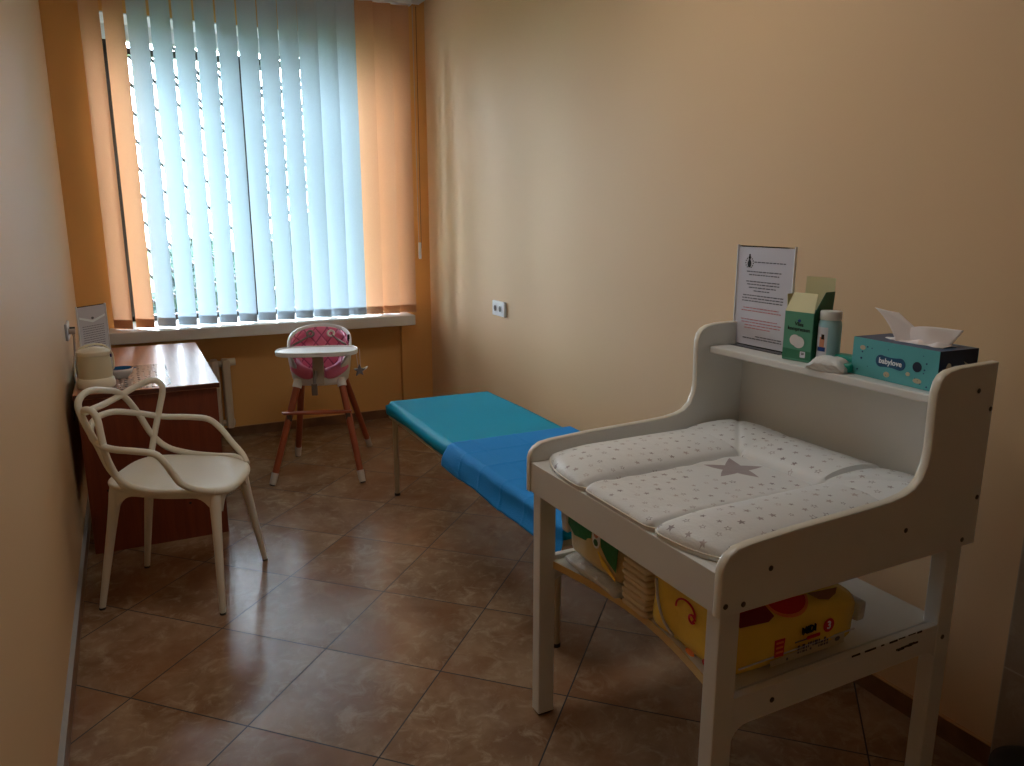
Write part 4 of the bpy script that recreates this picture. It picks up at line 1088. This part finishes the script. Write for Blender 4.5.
for k in range(22):
    x, y = rs.uniform(-0.11, 0.11), rs.uniform(0.008, 0.088)
    if -0.056 < x < 0.04 and 0.03 < y < 0.068: continue
    if abs(x - 0.071) < 0.016 and abs(y - 0.052) < 0.016: continue
    r_ = rs.choice((0.0012, 0.0016, 0.0022)); patch(bm, ell(x, y, r_, r_, 10), FT)
patch(bm, ell(-0.098, 0.046, 0.003, 0.003, 12), FT)
obj('speckles', bm, M['navy'], xb)
bm = NB(); patch(bm, ell(-0.096, 0.074, 0.0085, 0.006), FT); patch(bm, ell(0.047, 0.030, 0.006, 0.005), FT); patch(bm, ell(0.075, 0.018, 0.012, 0.006), FT); patch(bm, ell(-0.015, 0.017, 0.009, 0.007), FT)
obj('pale_shapes', bm, M['peachdot'], xb)
FE = frame((0, -L2 - 0.0002, 0), (1, 0, 0), (0, 0, 1))
bm = NB(); patch(bm, ell(-0.032, 0.055, 0.009, 0.014), FE); patch(bm, [(0.018, 0.070), (0.040, 0.060), (0.034, 0.052)], FE); obj('pale_shapes', bm, M['peachdot'], xb)
# tissue: two sheets springing from the slot
bm = NB()
def tis(u, v):      # tall leaning fin towards +y
    y = 0.030 + 0.085 * v ** 1.15 - 0.078 * u * (1 - 0.30 * v)
    z = H2 + 0.086 * v * (1 - 0.22 * u) - 0.010 * (1 - u) * v ** 3
    x = -0.030 + 0.040 * u + 0.008 * math.sin(3.0 * u + 2.2 * v) + 0.006 * v
    return (x, y, z)
grid(bm, tis, 14, 16)
o = obj('tissue', bm, M['tissue'], xb, smooth=True); o.modifiers.new('t', 'SOLIDIFY').thickness = 0.0006
bm = NB()
def tis2(u, v):     # low sail bending towards -y
    y = 0.045 - 0.135 * u
    z = H2 + 0.002 + v * (0.044 - 0.022 * (1 - u) ** 2 + 0.004 * math.sin(u * 5))
    x = -0.022 + 0.030 * u + 0.020 * v + 0.006 * math.sin(u * 7 + v * 2)
    return (x, y - 0.018 * v * u, z)
grid(bm, tis2, 20, 10)
o = obj('tissue', bm, M['tissue'], xb, smooth=True); o.modifiers.new('t', 'SOLIDIFY').thickness = 0.0006
bm = NB()
grid(bm, lambda u, v: (-0.026 + 0.050 * v + 0.004 * math.sin(u * 20), 0.050 - 0.150 * u, H2 + 0.001 + 0.010 * math.sin(PI * v) * (0.6 + 0.4 * math.sin(u * 17))), 24, 8)
o = obj('tissue', bm, M['tissue'], xb, smooth=True); o.modifiers.new('t', 'SOLIDIFY').thickness = 0.0006

# ------------------------------------------------------------------ things on the lower shelf
def soft_pack(x0, x1, y0, y1, z0, z1, seed, r=0.03, bulge=0.006, cuts=14, sq=3.5):
    b = bmesh.new(); bmesh.ops.create_cube(b, size=2)
    bmesh.ops.subdivide_edges(b, edges=b.edges[:], cuts=cuts, use_grid_fill=True)
    rs = random.Random(seed); ph = [rs.uniform(0, 6) for _ in range(6)]
    cx, cy, cz = (x0 + x1) / 2, (y0 + y1) / 2, (z0 + z1) / 2; hx, hy, hz = (x1 - x0) / 2, (y1 - y0) / 2, (z1 - z0) / 2
    for v in b.verts:
        p = Vector((v.co.x * hx, v.co.y * hy, v.co.z * hz))
        q = Vector((max(-hx + r, min(hx - r, p.x)), max(-hy + r, min(hy - r, p.y)), max(-hz + r, min(hz - r, p.z))))
        d = p - q
        if d.length > 1e-6: d = d.normalized() * r
        p = q + d
        w_ = bulge * (math.sin(p.x * 34 + ph[0]) * math.sin(p.y * 31 + ph[1]) + 0.5 * math.sin(p.z * 50 + ph[2] + p.x * 21))
        nrm = Vector((v.co.x ** 5, v.co.y ** 5, 0 if v.co.z < 0 else v.co.z ** 5)); 
        if nrm.length > 0: p += nrm.normalized() * w_
        v.co = Vector((cx + p.x, cy + p.y, max(z0, cz + p.z)))
    return b
LS = LZ + 0.001
NX0, NX1, NY0, NY1, NZ = 1.098, 1.525, 1.125, 1.418, LZ + 0.166
dp = thing('diaper_pack', 'bulky yellow film pack of diapers with red print at the near end of lower shelf', 'pack', (1.31, 1.22, LS))
_b = soft_pack(NX0, NX1, NY0, NY1, LS, NZ, 3, 0.045, 0.004, 18)
for _v in _b.verts:
    _v.co.z = LS + (_v.co.z - LS) * (1 - 0.20 * (_v.co.x - NX0) / (NX1 - NX0))
obj('film', _b, M['yellow'], dp, smooth=True, world=True)
FN = frame((0, NY0 - 0.0045, 0), (1, 0, 0), (0, 0, 1))
FW = frame((NX0 - 0.0045, 0, 0), (0, -1, 0), (0, 0, 1))
def pp_(name, poly, F, m, parent, d=0.0006):
    bm = NB(); patch(bm, poly, F, d); return obj(name, bm, m, parent, world=True)
def arch(x0, x1, zb, zt):
    pass
q_ = 0.7071
FTOP = frame((NX0 - 0.03, NY0 + 0.0132 - 0.0052 , NZ - 0.0132 + 0.0052 + 0.006), (1, 0, -0.2 * 0.166 / 0.427), (0, q_, q_))      # rounded upper edge of the pack
pp_('red_corner', [(0.05, -0.022), (0.135, -0.022), (0.158, -0.012), (0.145, 0.020), (0.05, 0.030)], FTOP, M['darkred'], dp)
pp_('red_bow', [(0.215 + 0.058 * math.cos(math.radians(a)), 0.020 + 0.036 * math.sin(math.radians(a))) for a in range(180, 361, 12)], FTOP, M['red'], dp, 0.0012)
pp_('red_bow_rim', [(0.215 + 0.066 * math.cos(math.radians(a)), 0.021 + 0.045 * math.sin(math.radians(a))) for a in range(180, 361, 12)], FTOP, M['orangep'], dp, 0.0006)
pp_('brown_print', [(0.285, 0.022), (0.31, 0.004), (0.34, -0.002), (0.37, 0.008), (0.385, 0.022)], FTOP, mat('brown_print', (0.55, 0.36, 0.18), 0.4), dp)
FN2 = frame((-0.030, NY0 - 0.0045, -0.006), (1, 0, 0), (0, 0, 1))
pp_('red_badge', [(1.262, LS - 0.008 + 0.052), (1.290, LS - 0.008 + 0.050), (1.292, LS - 0.008 + 0.094), (1.260, LS - 0.008 + 0.096)], FN2, M['red'], dp)
bm = NB()
for k in range(3): patch(bm, [(1.265, LS - 0.008 + 0.060 + k * 0.012), (1.287, LS - 0.008 + 0.0595 + k * 0.012), (1.287, LS - 0.008 + 0.0645 + k * 0.012), (1.265, LS - 0.008 + 0.065 + k * 0.012)], FN2, 0.001)
obj('badge_text', bm, M['orangep'], dp, world=True)
put_text('lettering', 'MIDI', 0.026, FN2, 1.368, LS - 0.008 + 0.095, M['inkdark'], dp, 0.03, 0.0022, True, 0.85, 0.005)
pp_('number_disc', ell(1.4325, LS - 0.008 + 0.090, 0.0175, 0.0175), FN2, M['red'], dp)
put_text('lettering', '3', 0.028, FN2, 1.4325, LS - 0.008 + 0.090, M['logowhite'], dp, 0, 0.0018, True)
pp_('red_pill', rounded_rect(1.362, 1.406, LS - 0.008 + 0.070, LS - 0.008 + 0.079, 0.004, 4), FN2, M['red'], dp)
pp_('pale_strip', [(1.25, LS - 0.008 + 0.030), (1.49, LS - 0.008 + 0.030), (1.49, LS - 0.008 + 0.058), (1.25, LS - 0.008 + 0.046)], FN2, M['greypanel'], dp, 0.0004)
bm = NB(); rs = random.Random(12); x = 1.335
while x < 1.43:
    w_ = rs.uniform(0.003, 0.010)
    for zz_ in (0.034, 0.042, 0.049): 
        if rs.random() < 0.75: patch(bm, [(x, LS + zz_), (x + w_, LS + zz_), (x + w_, LS + zz_ + 0.005), (x, LS + zz_ + 0.005)], FN2, 0.0009)
    x += w_ + 0.003
patch(bm, ell(1.303, LS - 0.008 + 0.038, 0.003, 0.004, 8), FN2, 0.001)
x = 1.325
while x < 1.36: patch(bm, [(x, LS - 0.008 + 0.071), (x + 0.005, LS - 0.008 + 0.071), (x + 0.005, LS - 0.008 + 0.0745), (x, LS - 0.008 + 0.0745)], FN2, 0.0008); x += 0.0065
patch(bm, ell(1.466, LS - 0.008 + 0.046, 0.009, 0.006, 10), FN2, 0.0008)
obj('small_print', bm, M['ink'], dp, world=True)
# front (left) face print: logo in red outline, big red spot
bm = NB(); arc_ = [(-1.267 + 0.034 * math.cos(math.radians(a)), LS + 0.118 + 0.026 * math.sin(math.radians(a))) for a in range(-40, 200, 12)]
FWp = lambda u, z: (NX0 - 0.0060, -u, z)
tube(bm, [FWp(u, z) for u, z in arc_], 0.0026, 6)
tube(bm, [FWp(-1.243 + 0.010 * math.cos(math.radians(a)), LS + 0.108 + 0.010 * math.sin(math.radians(a))) for a in range(0, 350, 25)], 0.003, 6)
obj('red_logo_outline', bm, M['red'], dp, world=True)
pp_('red_spot', [(-1.195, LS + 0.088), (-1.182, LS + 0.108), (-1.160, LS + 0.118), (-1.150, LS + 0.118), (-1.150, LS + 0.060), (-1.178, LS + 0.066)], FW, M['red'], dp)
pp_('red_spot', ell(-1.180, LS + 0.024, 0.022, 0.012), FW, M['red'], dp)
pp_('red_spot', ell(-1.245, LS + 0.022, 0.016, 0.008), FW, M['orangep'], dp)
bm = NB(); tube(bm, smooth_path([FWp(-1.378, LS + 0.15), FWp(-1.370, LS + 0.10), FWp(-1.345, LS + 0.055), FWp(-1.305, LS + 0.032)], 5), 0.004, 6); obj('film_seal', bm, M['whitefilm'], dp, smooth=True, world=True)
bm = NB(); tube(bm, [(NX0 + 0.03, NY0 - 0.003, LS + 0.038), (NX1 - 0.03, NY0 - 0.003, LS + 0.042)], 0.0022, 6); obj('film_seam', bm, M['whitefilm'], dp, world=True)
bm = soft_pack(NX1 - 0.01, NX1 + 0.022, NY0 + 0.006, NY0 + 0.12, LS + 0.045, LS + 0.10, 8, 0.008, 0.004, 8)
obj('film_end', bm, M['whitefilm'], dp, smooth=True, world=True)

# stack of folded pads: eight individual pads
for k in range(8):
    z0 = LS + k * 0.0172
    bm = soft_pack(-0.07, 0.07, -0.054, 0.054, 0, 0.0168, 20 + k, 0.0075, 0.0006, 8)
    o = obj('folded_pad', bm, M['pads'], smooth=True)
    o.location = (1.178 + 0.002 * math.sin(k * 2.1), 1.492 + 0.003 * math.sin(k * 1.3), z0)
    pos_ = ['bottom', 'second from bottom', 'third from bottom', 'fourth from bottom', 'fourth from top', 'third from top', 'second from top', 'top'][k]
    tag(o, 'cream white folded pad, %s of the stack between the two packs' % pos_, 'pad', 'folded pads stacked on the lower shelf')

# green and cream diaper pack at the far end, and the flat white packet it rests on
fp = tag(obj('flat_packet', soft_pack(1.096, 1.36, 1.56, 1.835, LS, LS + 0.022, 31, 0.010, 0.003, 14), M['whitefilm'], smooth=True), 'flat whitish film packet under the green and cream pack on lower shelf', 'pack')
gp = thing('green_pack', 'cream and green film pack of diapers with a baby picture at shelf far end', 'pack', (1.25, 1.70, LS + 0.028))
GX0, GX1, GY0, GY1, GZ0, GZ1 = 1.112, 1.42, 1.562, 1.838, LS + 0.028, LS + 0.184
obj('film', soft_pack(GX0, GX1, GY0, GY1, GZ0, GZ1, 5, 0.03, 0.003, 18), M['creamfilm'], gp, smooth=True, world=True)
FG = frame((GX0 - 0.0035, 0, 0), (0, -1, 0), (0, 0, 1))
pp_('green_print', [(-1.832, GZ1 - 0.030), (-1.828, GZ1 - 0.060), (-1.79, GZ1 - 0.085), (-1.73, GZ1 - 0.078), (-1.70, GZ1 - 0.060), (-1.695, GZ1 - 0.014), (-1.815, GZ1 - 0.012)], FG, M['greenfilm'], gp)
pp_('green_print', [(-1.655, GZ1 - 0.014), (-1.650, GZ1 - 0.066), (-1.62, GZ1 - 0.092), (-1.575, GZ1 - 0.112), (-1.566, GZ1 - 0.040), (-1.570, GZ1 - 0.014)], FG, M['greenfilm'], gp)
pp_('yellow_print', [(-1.835, GZ1 - 0.010), (-1.82, GZ1 - 0.036), (-1.785, GZ1 - 0.040), (-1.78, GZ1 - 0.024), (-1.80, GZ1 - 0.008)], FG, M['yellow'], gp, 0.0012)
pp_('baby_picture', ell(-1.675, GZ1 - 0.048, 0.020, 0.032), FG, M['logowhite'], gp, 0.0012)
pp_('baby_face', ell(-1.675, GZ1 - 0.036, 0.012, 0.013), FG, M['skin'], gp, 0.0018)
pp_('baby_clothes', ell(-1.675, GZ1 - 0.063, 0.011, 0.010), FG, M['boxdark'], gp, 0.0018)
pp_('yellow_print', [(-1.665, GZ1 - 0.085), (-1.58, GZ1 - 0.128), (-1.575, GZ1 - 0.138), (-1.64, GZ1 - 0.12)], FG, M['yellow'], gp, 0.0012)
bm = soft_pack(GX0 - 0.010, GX0 + 0.05, GY1 - 0.012, GY1 + 0.022, GZ0 + 0.06, GZ1 - 0.03, 8, 0.008, 0.004, 8)
obj('film_end', bm, M['whitefilm'], gp, smooth=True, world=True)

# ------------------------------------------------------------------ bin at the lower right
bn = thing('waste_bin', 'black waste bin just entering the lower right corner beside the tiled wall', 'bin', (1.935, 0.885, 0))
obj('body', lathe(NB(), [(0.092, 0.0), (0.096, 0.004), (0.106, 0.145)], seg=40), M['bin'], bn, smooth='auto')
obj('lid', lathe(NB(), [(0.108, 0.145), (0.110, 0.151), (0.108, 0.161), (0.08, 0.171), (0.003, 0.174)], seg=40), M['bin'], bn, smooth='auto')

# ------------------------------------------------------------------ outside
gr = struct('ground_outside', bx(-40, 40, 6.05, 60, -1.2, -1.0), M['grass'])
def tree(name, label, x, y, h, r, seed):
    t = thing(name, label, 'tree', (x, y, -1.0), 0, 'trees outside the window')
    obj('trunk', tube(NB(), [(0, 0, 0), (0.1, 0, h * 0.5), (0.05, 0, h * 0.8)], lambda t: 0.16 * (1 - 0.5 * t), 10), M['bark'], t, smooth=True)
    bm = NB(); rs = random.Random(seed)
    for k in range(1400):
        a, b_, c = rs.uniform(0, 2 * PI), rs.uniform(-1, 1), rs.uniform(0.4, 1) ** 0.5
        s = math.sqrt(1 - b_ * b_); p = Vector((r * c * s * math.cos(a), r * c * s * math.sin(a), h * 0.72 + r * 0.9 * c * b_))
        q = Vector((rs.uniform(-1, 1), rs.uniform(-1, 1), rs.uniform(-1, 1))).normalized(); e = q.orthogonal().normalized() * 0.16; f_ = q.cross(e)
        bm.faces.new([bm.verts.new(p + e), bm.verts.new(p + f_), bm.verts.new(p - e), bm.verts.new(p - f_)])
    obj('crown', bm, M['leaf'], t)
tree('garden_tree', 'leafy tree outside glimpsed through slat gaps near middle of the window', 1.35, 16.0, 1.9, 0.75, 1)
tree('garden_tree', 'leafy tree outside glimpsed through slat gaps, right part of the window', 3.6, 16.5, 2.2, 0.95, 2)
hd = NB()
rs = random.Random(3)
for k in range(5000):
    p = Vector((rs.uniform(-5, 9), rs.uniform(19, 20.2), rs.uniform(-1.0, -0.35 + 0.1 * math.sin(k))))
    q = Vector((rs.uniform(-1, 1), rs.uniform(-1, 1), rs.uniform(-1, 1))).normalized(); e = q.orthogonal().normalized() * 0.17; f_ = q.cross(e)
    hd.faces.new([hd.verts.new(p + e), hd.verts.new(p + f_), hd.verts.new(p - e), hd.verts.new(p - f_)])
tag(obj('hedge', hd, M['leaf']), 'dark green hedge across the garden seen low in the slat gaps', 'hedge')
